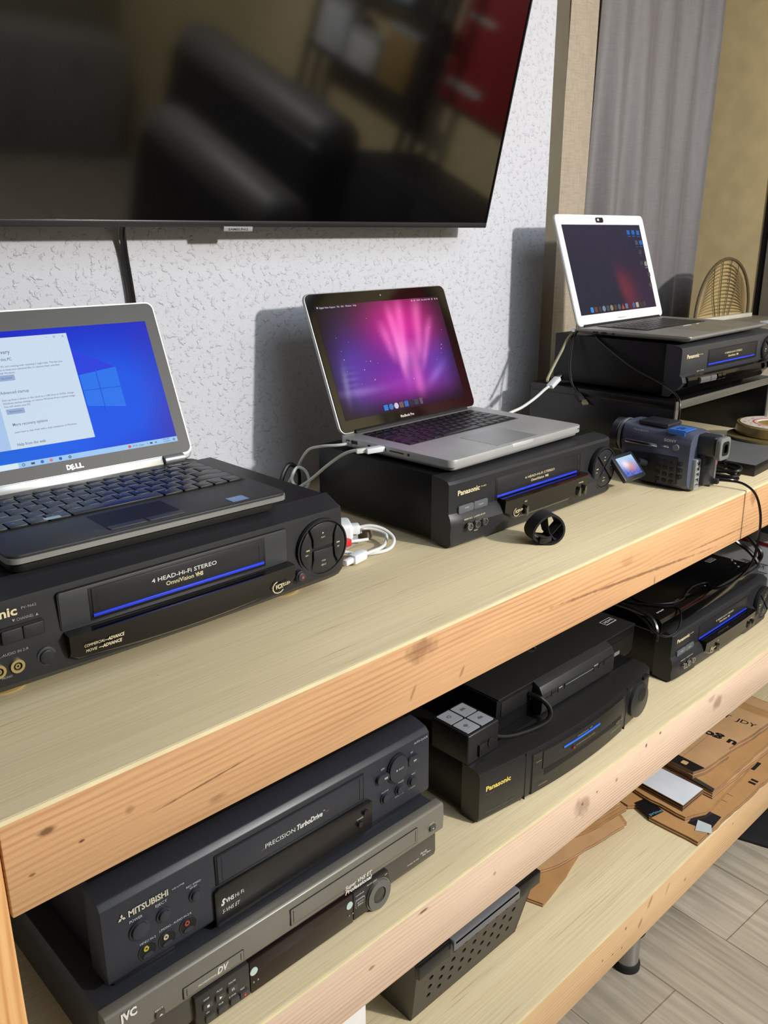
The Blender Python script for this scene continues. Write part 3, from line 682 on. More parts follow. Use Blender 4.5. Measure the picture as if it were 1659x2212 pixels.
def jvc():
    t = thing('video_recorder', 'wide grey two slot video recorder at the bottom of the lower left stack', 'video recorder', (.077, .038, -.388))
    G1 = mat('gunmetal_fascia', (122, 119, 111), .38, .35, bump=.1, bscale=2200); G2 = mat('dark_gunmetal', (80, 77, 71), .4, .3, bump=.1, bscale=2200)
    W = .489
    b = MB(); b.box(.001, W-.004, .012, .37, .012, .0935, .0015); b.build('cover', mat('dark_steel_cover', (36, 38, 43), .4, bump=.2, bscale=1300), t)
    for x in (.04, W-.05):
        for y in (.05, .33):
            b = MB(); b.disc(x, y, .015, 0, .013, axis='z'); b.build('foot', RUBBER, t)
    b = MB(); b.prism([(.014, .0945), (.002, .0945), (-.001, .0925), (-.002, .075), (-.001, .054), (.003, .050), (.014, .050)], 0, W+.003, axis='x', bev=.001); b.build('front_panel', G1, t)
    b = MB(); b.prism([(.014, .050), (.004, .050), (.003, .020), (.005, .013), (.014, .012)], .003, W-.007, axis='x', bev=.001); b.build('lower_panel', G2, t)
    def slot(x0, x1, z0, z1, nm):
        b = MB(); b.rr(x0, x1, z0, z1, .001, -.0024, .002); f = b.build('cassette_slot', GAP, t)
        b = MB(); b.rr(x0+.0008, x1-.0008, z0+.0008, z1-.0008, .0008, -.0030, .002, bev=.0004); b.build('slot_door', G1, f)
        b = MB()
        for x in (x0+.004, x1-.0048): b.box(x, x+.0007, -.0032, 0, z0+.003, z1-.003)
        b.build('door_groove', GAP, f); return f
    s1 = slot(.085, .1625, .0575, .0725, 0); s2 = slot(.2280, .4400, .0605, .0835, 1)
    WH = mat('fascia_white_print', (216, 214, 208), .5)
    b = MB(); b.text('JVC', .0145, .0800, .0095, .0190, y=-.0022, bold=.05); b.text('EJECT', .0525, .0655, .0022, .009, y=-.0022); b.text('EJECT', .4640, .0735, .0018, .008, y=-.0022)
    b.prism([(.0555, .0595), (.0595, .0595), (.0575, .0615)], -.0045, -.004); b.prism([(.4675, .0665), (.4705, .0665), (.469, .068)], -.0045, -.004); b.build('lettering', WH, t)
    b = MB(); b.text('PROFESSIONAL', .1030, .0625, .0024, .0235, y=-.0031, shear=.2, bold=.01); b.text('DV', .1270, .0622, .0080, .0150, y=-.0031, shear=.3, bold=.03); b.build('lettering', WH, s1)
    b = MB(); b.text('Super VHS ET', .3120, .0700-.010, .0055, .0450, y=-.0031, shear=.25, bold=.02); b.text('Professional', .3120, .0530, .0055, .0450, y=-.0031, shear=.25, bold=.03); b.build('lettering', WH, s2)
    b = MB(); b.text('MODEL SR-VS30', .4270, .0245, .0020, .0220, y=.0032); b.text('Family', .4520, .0290, .0035, .013, y=.0032, shear=.3); b.text('Easy Menu', .4560, .0250, .0028, .016, y=.0032, shear=.2); b.build('lower_lettering', WH, t)
    for x, z in ((.0575, .0605), (.4690, .0672)):
        b = MB(); b.rr(x-.0055, x+.0055, z-.004, z+.004, .0015, -.004, .001, bev=.0005); b.build('button', G2, t)
    # left key pad, dark display, jog cluster
    b = MB(); b.prism([(.098, .004), (.098, .0485), (.168, .0485), (.168, .004)], -.0025, .006, bev=.0008); kp = b.build('key_pad', mat('smoked_panel', (44, 42, 40), .3), t)
    for i, (x, z) in enumerate(((.112, .031), (.128, .031), (.144, .031), (.114, .012), (.130, .012), (.146, .012), (.159, .012))):
        b = MB(); b.rr(x-.006, x+.006, z-.004, z+.004, .0015, -.0050, 0, bev=.0006); b.build('button', mat('dark_key', (60, 58, 55), .35), kp)
    b = MB()
    for s_, x, z in (('STOP', .108, .038), ('PLAY', .125, .038), ('PAUSE', .1405, .038), ('DV', .1105, .019), ('DUB', .1265, .019), ('S-VHS', .1395, .019), ('REC', .155, .019)): b.text(s_, x, z, .0022, len(s_)*.0018, y=-.0026)
    b.box(.1105, .1135, -.0053, -.0049, .0297, .0325); b.prism([(.1265, .0292), (.1265, .0328), (.1298, .031)], -.0053, -.0049); b.box(.1425, .1433, -.0053, -.0049, .0295, .0325); b.box(.1445, .1453, -.0053, -.0049, .0295, .0325)
    b.build('lettering', WH, kp)
    b = MB(); b.disc(.159, .012, .0016, -.0054, -.0049, n=12); b.build('record_mark', mat('red_print', (190, 60, 50), .5), kp)
    b = MB(); b.box(.1685, .3245, -.0030, .006, .004, .0480, .0008); dp = b.build('display_window', mat('maroon_smoked_glass', (30, 17, 15), .12), t)
    for x in (.1735, .3185):
        b = MB(); b.disc(x, .0335, .0052, -.0036, -.0028, n=24); b.build('sticker', mat('pale_sticker', (176, 196, 192), .4), dp)
        b = MB(); b.disc(x-.001, .0185, .0011, -.0036, -.0028, n=12); b.disc(x+.005, .0185, .0011, -.0036, -.0028, n=12); b.build('indicator', GREYP, dp)
    b = MB(); b.prism([(.325, .006), (.325, .0480), (.3850, .0480), (.3905, .020), (.384, .006)], -.0035, .006, bev=.0008); jp = b.build('jog_panel', mat('smoked_panel', (44, 42, 40), .3), t)
    b = MB(); b.ring(.3665, .0225, .0105, .0190, -.0075, 0, n=40, rz=1.12); jr = b.build('jog_ring', mat('grey_ring', (96, 95, 92), .35), jp)
    b = MB(); b.disc(.3665, .0225, .0100, -.0065, 0, rz=.0112, bev=.001); b.build('jog_centre', mat('dark_key', (60, 58, 55), .35), jp)
    b = MB(); b.ring(.3665, .0225, .0195, .0208, -.0052, 0, n=40, rz=1.12); b.build('jog_rim', mat('bright_rim', (150, 150, 146), .25, .8), jp)
    b = MB(); b.rr(.3275, .3435, .0230, .0350, .002, -.0042, 0); b.rr(.3283, .3427, .0238, .0342, .0015, -.0046, 0); b.build('menu_key', GREYP, jp)
    b = MB(); b.rr(.3286, .3424, .0241, .0339, .0014, -.0050, 0); b.build('menu_face', mat('smoked_panel', (44, 42, 40), .3), jp)
    b = MB(); b.text('QUICK', .3298, .0300, .0020, .0105, y=-.0051); b.text('MENU', .3305, .0262, .0020, .0095, y=-.0051); b.text('CH/FINE', .3285, .0400, .0018, .014, y=-.0036); b.text('PUSH JOG', .3480, .0450, .0018, .017, y=-.0036); b.text('FF', .3790, .0430, .002, .004, y=-.0036); b.build('lettering', WH, jp)
    return t
jvc()

# ------------------------------------------------------------ video recorder with the round jog knob, middle of the lower shelf
def recorder_curve():
    t = thing('video_recorder', 'black curved front video recorder on the middle shelf carrying the switch box', 'video recorder', (.661, .050, -.388))
    W = .470
    b = MB(); b.box(.004, W-.003, .030, .345, .010, .0900, .002); b.build('cover', CASE, t)
    for x in (.03, W-.04):
        for y in (.05, .30):
            b = MB(); b.disc(x, y, .013, 0, .011, axis='z'); b.build('foot', RUBBER, t)
    def by(u): return -.020*math.sin(PI*u)**1.0
    P5 = mat('satin_black_fascia', (30, 30, 30), .34, bump=.08, bscale=2000)
    secs = []
    for i in range(45):
        u = i/44; x = W*u; o = by(u)
        secs.append([(x, .034, .0905), (x, .012+o*.5, .0895), (x, .002+o, .0850), (x, o, .080), (x, o, .012), (x, .003+o, .004), (x, .034, .004)])
    b = MB(); b.loft(secs); b.build('front_panel', P5, t, smooth=.5)
    def strip(x0, x1, lo_, hi_, dy, m, nm, par, k=24):
        secs = []
        for i in range(k+1):
            u = i/k; x = x0+(x1-x0)*u; o = by(x/W)-dy
            z0 = lo_(u) if callable(lo_) else lo_; z1 = hi_(u) if callable(hi_) else hi_
            secs.append([(x, o+.004, z0), (x, o, z0), (x, o, z1), (x, o+.004, z1)])
        b = MB(); b.loft(secs); return b.build(nm, m, par, smooth=.5)
    strip(.1065, .3645, .007, .0775, .0006, GAP, 'window_gap', t)
    win = strip(.108, .363, .0085, .0760, .0012, mat('smoked_window', (30, 29, 27), .2), 'window', t)
    strip(.130, .360, .0435, .0745, .0022, P5, 'slot_door', win)
    strip(.135, .358, lambda u: .030+.004*math.sin(PI*u), .0425, .0015, GAP, 'slot_shadow_line', win)
    strip(.1785, .2785, .0605, .0632, .0034, mat('bright_blue_line', (40, 110, 235), .35), 'blue_trim_line', win)
    strip(.093, .0945, .004, .084, .0004, GAP, 'panel_seam', t, 2); strip(.3755, .377, .004, .084, .0004, GAP, 'panel_seam', t, 2)
    def ty(x): return by(x/W)
    b = MB(); b.text('Panasonic', .0125, .0535, .0080, .0495, y=ty(.0125)+.0005, bold=.03)
    for v in b.bm.verts: v.co.y = ty(v.co.x)-.0004
    b.build('brand_lettering', mat('yellow_gold_print', (222, 200, 96), .45), t)
    b = MB(); b.text('AG-2560', .0125, .0465, .0022, .016); b.text('PROFESSIONAL / INDUSTRIAL', .012, .0160, .002, .062)
    for v in b.bm.verts: v.co.y = ty(v.co.x)-.0004
    b.build('lettering', mat('dim_print', (92, 92, 88), .5), t)
    b = MB(); b.text('OmniVision', .2120, .0668, .0030, .030); b.text('VHS', .2455, .0670, .0028, .008); b.text('DOUBLE FINE HEAD VIDEO SYSTEM', .2105, .0515, .0024, .052); b.text('VCR', .335, .034, .004, .011, shear=.3); b.text('PLUS+', .347, .035, .003, .012, shear=.3); b.text('COMMERCIAL SKIP', .318, .0245, .002, .034); b.text('TRACKING', .112, .062, .002, .012); b.text('INDEX SEARCH', .120, .018, .002, .02)
    for v in b.bm.verts: v.co.y = ty(v.co.x)-.0038
    b.build('lettering', mat('soft_gold_print', (150, 136, 104), .5), win)
    b = MB(); b.prism([(.2010, .0490), (.2080, .0490), (.2045, .0545)], ty(.204)-.0042, ty(.204)); b.build('warning_mark', mat('dim_red', (140, 60, 44), .5), win)
    # jog knob at the right
    yk = by(.425/W)
    b = MB(); b.disc(.4160, .0450, .0350, yk-.002, yk+.006, rz=.0355, n=48, bev=.001); kn = b.build('jog_knob', BLK, t)
    b = MB(); b.disc(.4165, .0455, .0285, yk-.010, yk, rz=.0320, n=48, bev=.002); b.build('knob_face', mat('satin_knob', (48, 48, 47), .3), kn)
    b = MB(); b.disc(.4215, .0560, .0115, yk-.0105, yk-.0095, rz=.013, n=30); b.build('finger_dimple', BLK, kn)
    b = MB(); b.rr(.383, .401, .074, .081, .002, yk-.003, yk+.003, bev=.0005); b.rr(.437, .455, .074, .081, .002, yk-.003, yk+.005, bev=.0005); b.build('button', P5, t)
    return t
recorder_curve()

# box with the flip panel, on top of that recorder
sb = thing('set_top_box', 'flat black box with a ribbed flip panel lying on the curved front recorder', 'media box', (.755, .100, -.2975))
b = MB(); b.prism([(0, .004), (.010, 0), (.385, 0), (.397, .006), (.400, .056), (.002, .056)], .0, .20, bev=.0015); b.build('case', CASE, sb)
b = MB(); b.box(.004, .398, -.0015, .21, .055, .058, .001); b.build('top_plate', mat('matt_black_lid', (24, 24, 24), .5, bump=.3, bscale=700), sb)
b = MB(); b.box(.012, .092, -.0012, .002, .024, .050, .0008); b.build('port_door', BLK, sb)
b = MB(); b.prism([(-.018, .003), (-.020, .010), (-.020, .038), (-.014, .050), (.0, .057), (.003, .057), (.003, .002)], .092, .302, axis='x', bev=.001); fl = b.build('flip_panel', mat('satin_flip', (42, 43, 44), .33), sb)
b = MB()
for x0, x1, z in ((.096, .115, .030), (.117, .132, .032), (.136, .150, .034), (.155, .235, .0325), (.238, .250, .036), (.254, .266, .035), (.270, .296, .037)): b.box(x0, x1, -.0208, -.0195, z, z+.0014)
for x in (.116, .134, .152, .236, .252, .268): b.box(x, x+.0012, -.0208, -.0195, .028, .037)
b.build('key_gaps', GAP, fl)
b = MB(); b.box(.135, .145, -.0212, -.0205, .0345, .0362); b.box(.236, .249, -.0212, -.0205, .0365, .0385); b.box(.155, .235, -.0210, -.0205, .0335, .0342); b.build('key_highlights', GREYP, fl)
b = MB(); b.box(.306, .352, -.0006, .001, .012, .019); b.build('grey_label', mat('grey_label', (120, 120, 116), .5), sb)
b = MB(); b.box(.306, .396, -.0008, .001, .038, .0388); b.build('front_seam', GAP, sb)
b = MB(); b.prism([(.352, .030), (.385, .030), (.385, .046), (.352, .046)], .0580, .0583, axis='z'); sg = b.build('sticker', WHITE, sb)
b = MB(); b.prism([(.3535, .0315), (.3835, .0315), (.3835, .0445), (.3535, .0445)], .0583, .0585, axis='z'); b.build('sticker_face', GAP, sg)
b = MB(); b.text('HDMI', .3565, .0350, .0060, .024, y=.0585, plane='z', bold=.02); b.build('sticker_lettering', WHITE, sg)
b = MB(); b.tube([(.0, .026, .0586), (.003, .024, .062), (.009, .022, .063), (.012, .020, .0586)], .0025); o = b.build('metal_clip', mat('dull_metal', (90, 88, 84), .3, .8), sb); o.location = (.172, .045, .0)
# patch lead in front of the box
b = MB(); b.tube([(.835, .098, -.258), (.842, .080, -.262), (.848, .066, -.276), (.838, .060, -.290), (.800, .066, -.2935), (.760, .078, -.2925), (.735, .088, -.285)], .0042)
tag(b.build('patch_lead', CABLEB), 'short thick black lead looping in front of the flat black box to the switch box', 'cable')
# four-square switch box
sw = thing('video_switch_box', 'small black switch box with four silver square keys on the middle shelf recorder', 'switch box', (.660, .073, -.2975))
b = MB(); b.box(0, .070, 0, .074, 0, .0490, .003, 3); b.build('case', BLK, sw)
SQ = mat('silver_square_key', (150, 155, 163), .35)
k = 0
for i in (0, 1):
    for j in (0, 1):
        x0 = .005+i*.031; y0 = .006+j*.033
        b = MB(); b.rr(x0, x0+.028, y0, y0+.0295, .0018, .0480, .0500, axis='z'); q = b.build('square_key', SQ, sw)
        b = MB(); cx, cy = x0+.014, y0+.016
        if k == 0:
            b.prism([(cx-.005, cy), (cx, cy-.004), (cx+.005, cy), (cx, cy+.004)], .0500, .0502, axis='z'); b.prism([(cx-.003, cy-.0065), (cx+.003, cy-.0065), (cx+.003, cy-.0058), (cx-.003, cy-.0058)], .0500, .0502, axis='z')
        elif k == 1: b.ring(cx, cy, .0022, .0036, .0500, .0502, axis='z'); b.prism([(cx-.005, cy-.0005), (cx-.0036, cy-.0005), (cx-.0036, cy+.001), (cx-.005, cy+.001)], .05, .0502, axis='z')
        elif k == 2: b.disc(cx, cy, .0032, .0500, .0502, axis='z'); b.prism([(cx+.003, cy-.003), (cx+.006, cy-.003), (cx+.006, cy+.002), (cx+.003, cy+.002)], .05, .0502, axis='z')
        else: b.prism([(cx-.005, cy-.0025), (cx+.005, cy-.0025), (cx+.004, cy+.003), (cx-.004, cy+.003)], .0500, .0502, axis='z')
        b.build('key_symbol', mat('slate_print', (92, 98, 106), .5), q); k += 1
b = MB(); b.disc(.050, .020, .0072, -.003, .003, bev=.0006); s_ = b.build('round_socket', BLK, sw)
b = MB(); b.disc(.050, .020, .0045, -.0033, .002); b.build('socket_hole', GAP, s_)
b = MB(); b.box(.022, .040, -.004, .003, .006, .026, .001); s_ = b.build('square_socket', BLK, sw)
b = MB(); b.box(.025, .037, -.0045, .002, .009, .019); b.build('socket_hole', GAP, s_)

# thin disc player on the right-hand lower recorder
dp = thing('disc_player', 'thin glossy black disc player on top of the lower right video recorder', 'disc player', (1.215, .088, -.282))
PIANO = mat('piano_black', (8, 8, 9), .12)
b = MB(); b.box(0, .405, .006, .230, .004, .034, .003); b.build('case', PIANO, dp)
b = MB(); b.prism([(.012, .0355), (-.004, .034), (-.010, .028), (-.009, .006), (-.002, .002), (.012, .002)], 0, .412, axis='x', bev=.001); b.build('front_panel', PIANO, dp)
b = MB(); b.text('SONY', .022, .010, .0062, .026, y=.0345, plane='z', bold=.03); b.build('brand_lettering', WHITE, dp)
b = MB(); b.text('DVD', .100, .014, .0060, .014, y=.0345, plane='z', bold=.02); b.text('BD/DVD PLAYER', .117, .015, .0040, .035, y=.0345, plane='z'); b.build('lettering', mat('dim_print', (92, 92, 88), .5), dp)
b = MB(); b.prism([(.345, .070), (.375, .070), (.375, .082), (.345, .082)], .034, .0343, axis='z'); s_ = b.build('sticker', GREYP, dp)
b = MB(); b.prism([(.347, .0715), (.373, .0715), (.373, .0805), (.347, .0805)], .0343, .0345, axis='z'); b.build('sticker_face', GAP, s_)
b = MB(); b.text('HDMI', .350, .0735, .0045, .020, y=.0345, plane='z', bold=.02); b.build('sticker_lettering', GREYP, s_)
for i in range(3):
    b = MB(); b.disc(.368+.014*i, .016+.014*i, .0024, .034, .0346, axis='z', n=14); b.build('touch_key', GREYP, dp)
for i in range(2):
    b = MB(); b.disc(.02+.36*i, .05, .008, 0, .0045, axis='z', n=18); b.build('foot', RUBBER, dp)
b = MB(); b.disc(.2, .2, .008, 0, .0045, axis='z', n=18); b.build('foot', RUBBER, dp)

# ------------------------------------------------------------ laptop stand
st = thing('riser_stand', 'black open front riser stand carrying the right video recorder', 'stand', (1.375, .178, 0), 0.01)
RS = mat('black_riser', (9, 9, 10), .3); RG = mat('grey_riser_edge', (88, 86, 80), .35)
b = MB(); b.box(0, .445, .003, .345, .113, .1288, .001); tp = b.build('top_panel', RS, st)
b = MB(); b.box(0, .445, 0, .003, .1125, .1285, .0006); b.build('front_edge', RG, tp)
for x0 in (0, .432):
    b = MB(); b.box(x0, x0+.013, .003, .345, 0, .113, .0005); sd = b.build('side_panel', RS, st)
    b = MB(); b.box(x0, x0+.013, 0, .003, 0, .1125, .0004); b.build('front_edge', RG, sd)
b = MB(); b.box(.013, .432, .338, .344, .0, .113); b.build('back_panel', RS, st)

# ------------------------------------------------------------ laptops
def Tilt(y, t, z=0): return Matrix.Translation((0, y, z)) @ Matrix.Rotation(-t, 4, 'X')
def keyboard(parent, x0, x1, y0, y1, z, rows, m, kd=.0012, gap=.0022, well=None, legend=None):
    b = MB(); b.rr(x0-.003, x1+.003, y0-.003, y1+.003, .003, z-.0006, z+.0001, axis='z'); kb = b.build('keyboard', well or KEY, parent)
    ph = (y1-y0-gap*(len(rows)-1)-.0)/len(rows); y = y1
    lg = MB(); cache = {}
    for row in rows:
        f = .6 if row[0] == 'f' else 1; row = row[1:] if row[0] == 'f' else row
        tot = sum(row); x = x0; hh = ph*f if f < 1 else ph+(ph*.4/(len(rows)-1) if rows[0][0] == 'f' else 0)
        for wd in row:
            kw = (x1-x0)*wd/tot
            key = (round(kw, 5), round(hh, 5))
            if key not in cache:
                b = MB(); b.rr(0, kw-gap, -hh, 0, .0012, z, z+kd, axis='z', n=3, bev=.0003); o = b.build('key', m, kb); cache[key] = o
            else:
                o = cache[key].copy(); COL.objects.link(o)
            o.location = (x, y, 0)
            if legend and wd < 1.3: lg.text(random.choice('QWERTYUIOPASDFGHJKLZXCVBNM'), x+kw*.28, y-hh*.45, .0026, .0028, y=z+kd, plane='z', bold=.02)
            x += kw
        y -= hh+gap
    if legend: lg.build('key_lettering', legend, kb)
    return kb
ROWS = [['f']+[1]*14, [1]*13+[1.6], [1.6]+[1]*12+[1.1], [1.8]+[1]*11+[1.9], [2.3]+[1]*10+[2.4], [1, 1, 1, 1.2, 5.2, 1.2, 1, .95, .95, .95]]

# --- left laptop (dark, blue desktop)
lp = thing('laptop', 'dark grey laptop with blue desktop and open settings window at the left', 'laptop', (.0956, .171, .1270), -.03, 'open laptops on the bench')
W_, D_ = .326, .224; T = .0232
DK = mat('dark_deck', (38, 39, 41), .5, bump=.12, bscale=1900); SIL = mat('silver_trim', (176, 178, 180), .3, .7)
b = MB(); b.rr(0, W_, 0, D_, .012, T-.0085, T-.0030, axis='z'); bs = b.build('base_trim', SIL, lp)
b = MB(); b.rr(.0008, W_-.0008, .0012, D_, .012, T-.0035, T, axis='z', bev=.0008); b.build('palm_rest', DK, lp)
b = MB(); b.rr(.006, W_-.006, .014, D_-.002, .012, .0, T-.008, axis='z', bev=.003); b.build('base', mat('black_underside', (18, 18, 19), .5), lp)
keyboard(lp, .010, .316, .083, .197, T+.0002, ROWS, mat('dark_laptop_key', (30, 30, 32), .35), .0022, .0018, GAP, mat('key_print', (150, 152, 158), .5))
b = MB(); b.rr(.108, .196, .024, .072, .002, T-.001, T+.0002, axis='z'); tpd = b.build('touchpad', mat('touchpad_dark', (24, 24, 27), .6, spec=.25), lp)
b = MB(); b.rr(.108, .150, .012, .0225, .002, T-.001, T+.0012, axis='z', bev=.0004); b.rr(.152, .196, .012, .0225, .002, T-.001, T+.0012, axis='z', bev=.0004); b.build('touchpad_buttons', DK, tpd)
b = MB(); b.rr(.255, .277, .010, .027, .001, T, T+.0003, axis='z'); stk = b.build('blue_sticker', mat('blue_sticker', (72, 118, 176), .25), lp)
b = MB(); b.text('intel', .2575, .0185, .0045, .012, y=T+.0003, plane='z', bold=.01); b.text('CORE i5', .2590, .0130, .0025, .014, y=T+.0003, plane='z'); b.build('sticker_lettering', mat('pale_blue_print', (170, 200, 230), .4), stk)
b = MB(); b.rr(.068, .086, .082, .090, .002, T+.0024, T+.0027, axis='z'); b.build('key_badge', mat('pale_badge', (150, 176, 186), .4), lp)
TI = .404; M = Tilt(D_-.006, TI, T-.002); LW = .326; LH = .222
b = MB(); b.rr(0, LW, .004, LH, .010, .001, .009, bev=.002); b.xf(M); b.build('lid', mat('lid_silver', (150, 152, 154), .35, .6), lp)
b = MB(); b.rr(-.001, LW+.001, .010, LH+.001, .010, .0005, .0030); b.xf(M); b.build('lid_rim', mat('bright_rim_metal', (206, 206, 200), .3, .6), lp)
b = MB(); b.rr(.0012, LW-.0012, .0125, LH-.0012, .009, -.0012, .001); b.xf(M); bz = b.build('screen_bezel', mat('bezel_grey', (58, 58, 57), .5, bump=.2, bscale=1500), lp)
b = MB(); b.box(.046, .280, -.0016, .006, .0008, .0120, .0008); b.xf(M); b.build('hinge_bar', mat('polished_silver', (212, 212, 210), .25, .6), lp)
for x0 in (.016, .282):
    b = MB(); b.disc(.0, .0, .0062, x0, x0+.028, axis='x', n=20); b.xf(Matrix.Translation((0, D_-.004, T+.004))); b.build('hinge', SIL, lp)
b = MB(); b.text('D', .1525, .0170, .0058, .0055, y=-.0013, bold=.04); b.text('E', .1585, .0158, .0058, .0050, y=-.0013, bold=.04, rot=.35); b.text('LL', .1640, .0170, .0058, .0100, y=-.0013, bold=.04); b.xf(M); b.build('brand_lettering', mat('silver_print', (176, 178, 176), .35, .5), bz)
sx0, sx1, sz0, sz1 = .0165, .3088, .0290, .1965
b = MB(); b.grid(lambda u, v: (sx0+(sx1-sx0)*u, -.0013, sz0+(sz1-sz0)*v), 90, 60)
def blue(co):
    x = (co.x-sx0)/(sx1-sx0); z = (co.z-sz0)/(sz1-sz0)
    c = mix3(lin((2, 14, 196)), lin((0, 84, 236)), min(1, 1.25*g(x-.72, .38)*g(z-.42, .42)+.55*g(x-.45, .3)*g(z-.2, .4)))
    c = mix3(c, lin((0, 130, 242)), .9*max(0, 1-x*1.5)*max(0, 1-z*2.2))
    c = mix3(c, lin((60, 52, 176)), min(1, .8*max(0, (x-.86)/.14)*max(.35, 1-z)))
    return c
# colours are painted before the sheet is tilted into the lid
def sheet(bm_, name, fn, parent, M_, strength=1.0):
    o = bm_.build(name, screenmat(name+'_display', strength), parent); paint(o, fn); o.data.transform(M_); return o
scr = sheet(b, 'screen', blue, bz, M); scr.data.materials[0].node_tree.nodes['Principled BSDF'].inputs['Roughness'].default_value = 0.5; scr.data.materials[0].node_tree.nodes['Principled BSDF'].inputs['Specular IOR Level'].default_value = 0.08
def ql(pts, y, m, nm, par, M_=M): q = MB(); q.prism(pts, y, y+.0002); q.xf(M_); return q.build(nm, m, par)
ql([(.1995, .0925), (.2500, .0855), (.2500, .1390), (.1995, .1330)], -.0019, emis('logo_blue', (0, 112, 240)), 'desktop_logo', scr)
b = MB(); b.box(.2215, .2228, -.0022, -.002, .085, .139); b.box(.199, .251, -.0022, -.002, .1120, .1130); b.xf(M); b.build('logo_gap', emis('logo_gap_blue', (0, 80, 225)), scr)
ql([(.197, .168), (.250, .139), (.1975, .133)], -.0015, emis('beam_blue', (2, 50, 226)), 'light_beam', scr)
wn = ql([(.0600, .0520), (.1980, .0520), (.1975, .1885), (.0600, .1885)], -.0020, emis('window_pale', (206, 224, 243)), 'settings_window', scr)
ql([(.0600, .0520), (.094, .0520), (.094, .1885), (.0600, .1885)], -.0022, emis('window_side', (168, 200, 238)), 'window_sidebar', scr)
for x0, x1, z0, z1 in ((.0985, .1205, .1355, .1425), (.1000, .1215, .0945, .1010)): ql([(x0, z0), (x1, z0), (x1, z1), (x0, z1)], -.0023, emis('window_button', (150, 172, 214)), 'window_button', scr)
b = MB()
for s_, x, z, h, w_ in (('Recovery', .0985, .1685, .0048, .024), ('Reset this PC', .0985, .1600, .0036, .024), ("If your PC isn't running well, resetting it might help. This lets you", .0985, .1520, .0022, .084), ('choose to keep your personal files or remove them, and then', .0985, .1480, .0022, .080), ('reinstall Windows.', .0985, .1440, .0022, .024), ('Get started', .1040, .1378, .0022, .013), ('Advanced startup', .0985, .1195, .0036, .034), ('Start up from a device or disc (such as a USB drive or DVD), change', .0985, .1110, .0022, .088), ('Windows startup settings, or restore Windows from a system image.', .0985, .1070, .0022, .089), ('This will restart your PC.', .0985, .1030, .0022, .032), ('Restart now', .1035, .0968, .0022, .015), ('More recovery options', .1030, .0800, .0036, .042), ('Learn how to start fresh with a clean installation of Windows', .1030, .0712, .0022, .076), ('Help from the web', .1020, .0555, .0036, .034)):
    b.text(s_, x, z, h, w_, y=-.0024, bold=.008); b.xf(M); b.build('text_line', emis('window_text', (104, 116, 150)), scr); b = MB()
b.text('\u2013', .170, .1840, .003, .003, y=-.0022); b.text('x', .1905, .1838, .0030, .003, y=-.0022); b.ring(.181, .1850, .0012, .0016, -.0025, -.0022, n=4)
b.xf(M); b.build('window_controls', emis('window_text', (104, 116, 150)), scr)
tk = ql([(sx0, .0290), (sx1, .0290), (sx1, .0358), (sx0, .0358)], -.0016, emis('taskbar_blue', (158, 202, 246)), 'taskbar', scr)
ql([(sx0, .0290), (.097, .0290), (.097, .0358), (sx0, .0358)], -.0018, emis('taskbar_white', (214, 236, 250)), 'search_field', scr)
b = MB(); b.ring(.1030, .0323, .0012, .0018, -.0020, -.0016, n=16); b.ring(.1600, .0323, .0009, .0018, -.0020, -.0016, n=16); b.box(.1120, .1165, -.0020, -.0018, .0310, .0335); b.box(.2760, .2780, -.002, -.0018, .0315, .0330)
b.text('77\u00B0F  Clear', .2440, .0310, .0022, .0160, y=-.0018); b.text('^', .2640, .0310, .0022, .002, y=-.0018); b.text('8:05 PM', .2880, .0332, .0016, .009, y=-.0018); b.text('3/14/2021', .2880, .0304, .0016, .010, y=-.0018); b.box(.2685, .2720, -.002, -.0018, .0312, .0334); b.ring(.3035, .0322, .0010, .0016, -.002, -.0016, n=12); b.xf(M); b.build('taskbar_symbols', emis('taskbar_text', (52, 66, 98)), tk)
for x, c in ((.1255, (10, 110, 200)), (.1365, (226, 120, 116)), (.1480, (20, 92, 190)), (.2395, (220, 84, 76))):
    b = MB(); b.disc(x, .0323, .0020, -.0022, -.0018, n=16); b.xf(M); b.build('taskbar_icon', emis('icon_%d_%d_%d' % c, c), tk)

# --- middle laptop (silver, purple aurora)
lp = thing('laptop', 'silver laptop with purple and pink aurora desktop in the middle of the bench', 'laptop', (.7335, .182, .1077), .032, 'open laptops on the bench')
W_, D_ = .347, .242; T = .0193
b = MB(); b.rr(0, W_, 0, D_, .013, .0075, T, axis='z', bev=.0006); b.build('palm_rest', ALU, lp)
b = MB(); b.rr(.004, W_-.004, .004, D_-.004, .013, .0015, .0078, axis='z', bev=.003); b.build('base', mat('silver_underside', (150, 151, 153), .45, .5), lp)
b = MB(); b.box(.1455, .2015, -.0006, .004, .0140, T+.0003, .0006); b.build('thumb_notch', ALUL, lp)
keyboard(lp, .033, .311, .113, .217, T+.0001, ROWS, mat('laptop_key', (18, 18, 20), .35), .0014, .0026, mat('key_well', (92, 93, 95), .5, .5))
b = MB(); b.rr(.123, .228, .009, .089, .003, T-.001, T+.0003, axis='z'); b.build('touchpad', mat('glass_touchpad', (156, 157, 158), .35, .4), lp)
b = MB()
for y0, y1, zz in ((.216, .224, .0042), (.198, .212, .0056), (.168, .174, .0035), (.152, .159, .0035), (.134, .146, .0036), (.096, .126, .0018)): b.box(-.0004, .002, y0, y1, .0135-zz/2, .0135+zz/2)
b.disc(.086, .0135, .0022, -.0004, .002, axis='x', n=14); b.build('side_ports', GAP, lp)
b = MB(); b.box(.3312, .3382, -.0005, .001, .0135, .0146); b.build('sleep_light', GAP, lp)
TI = .381; M = Tilt(D_-.008, TI, T); LW = .347; LH = .238
b = MB(); b.rr(0, LW, .001, LH, .013, .0008, .0065, bev=.0012); b.xf(M); b.build('lid', ALU, lp)
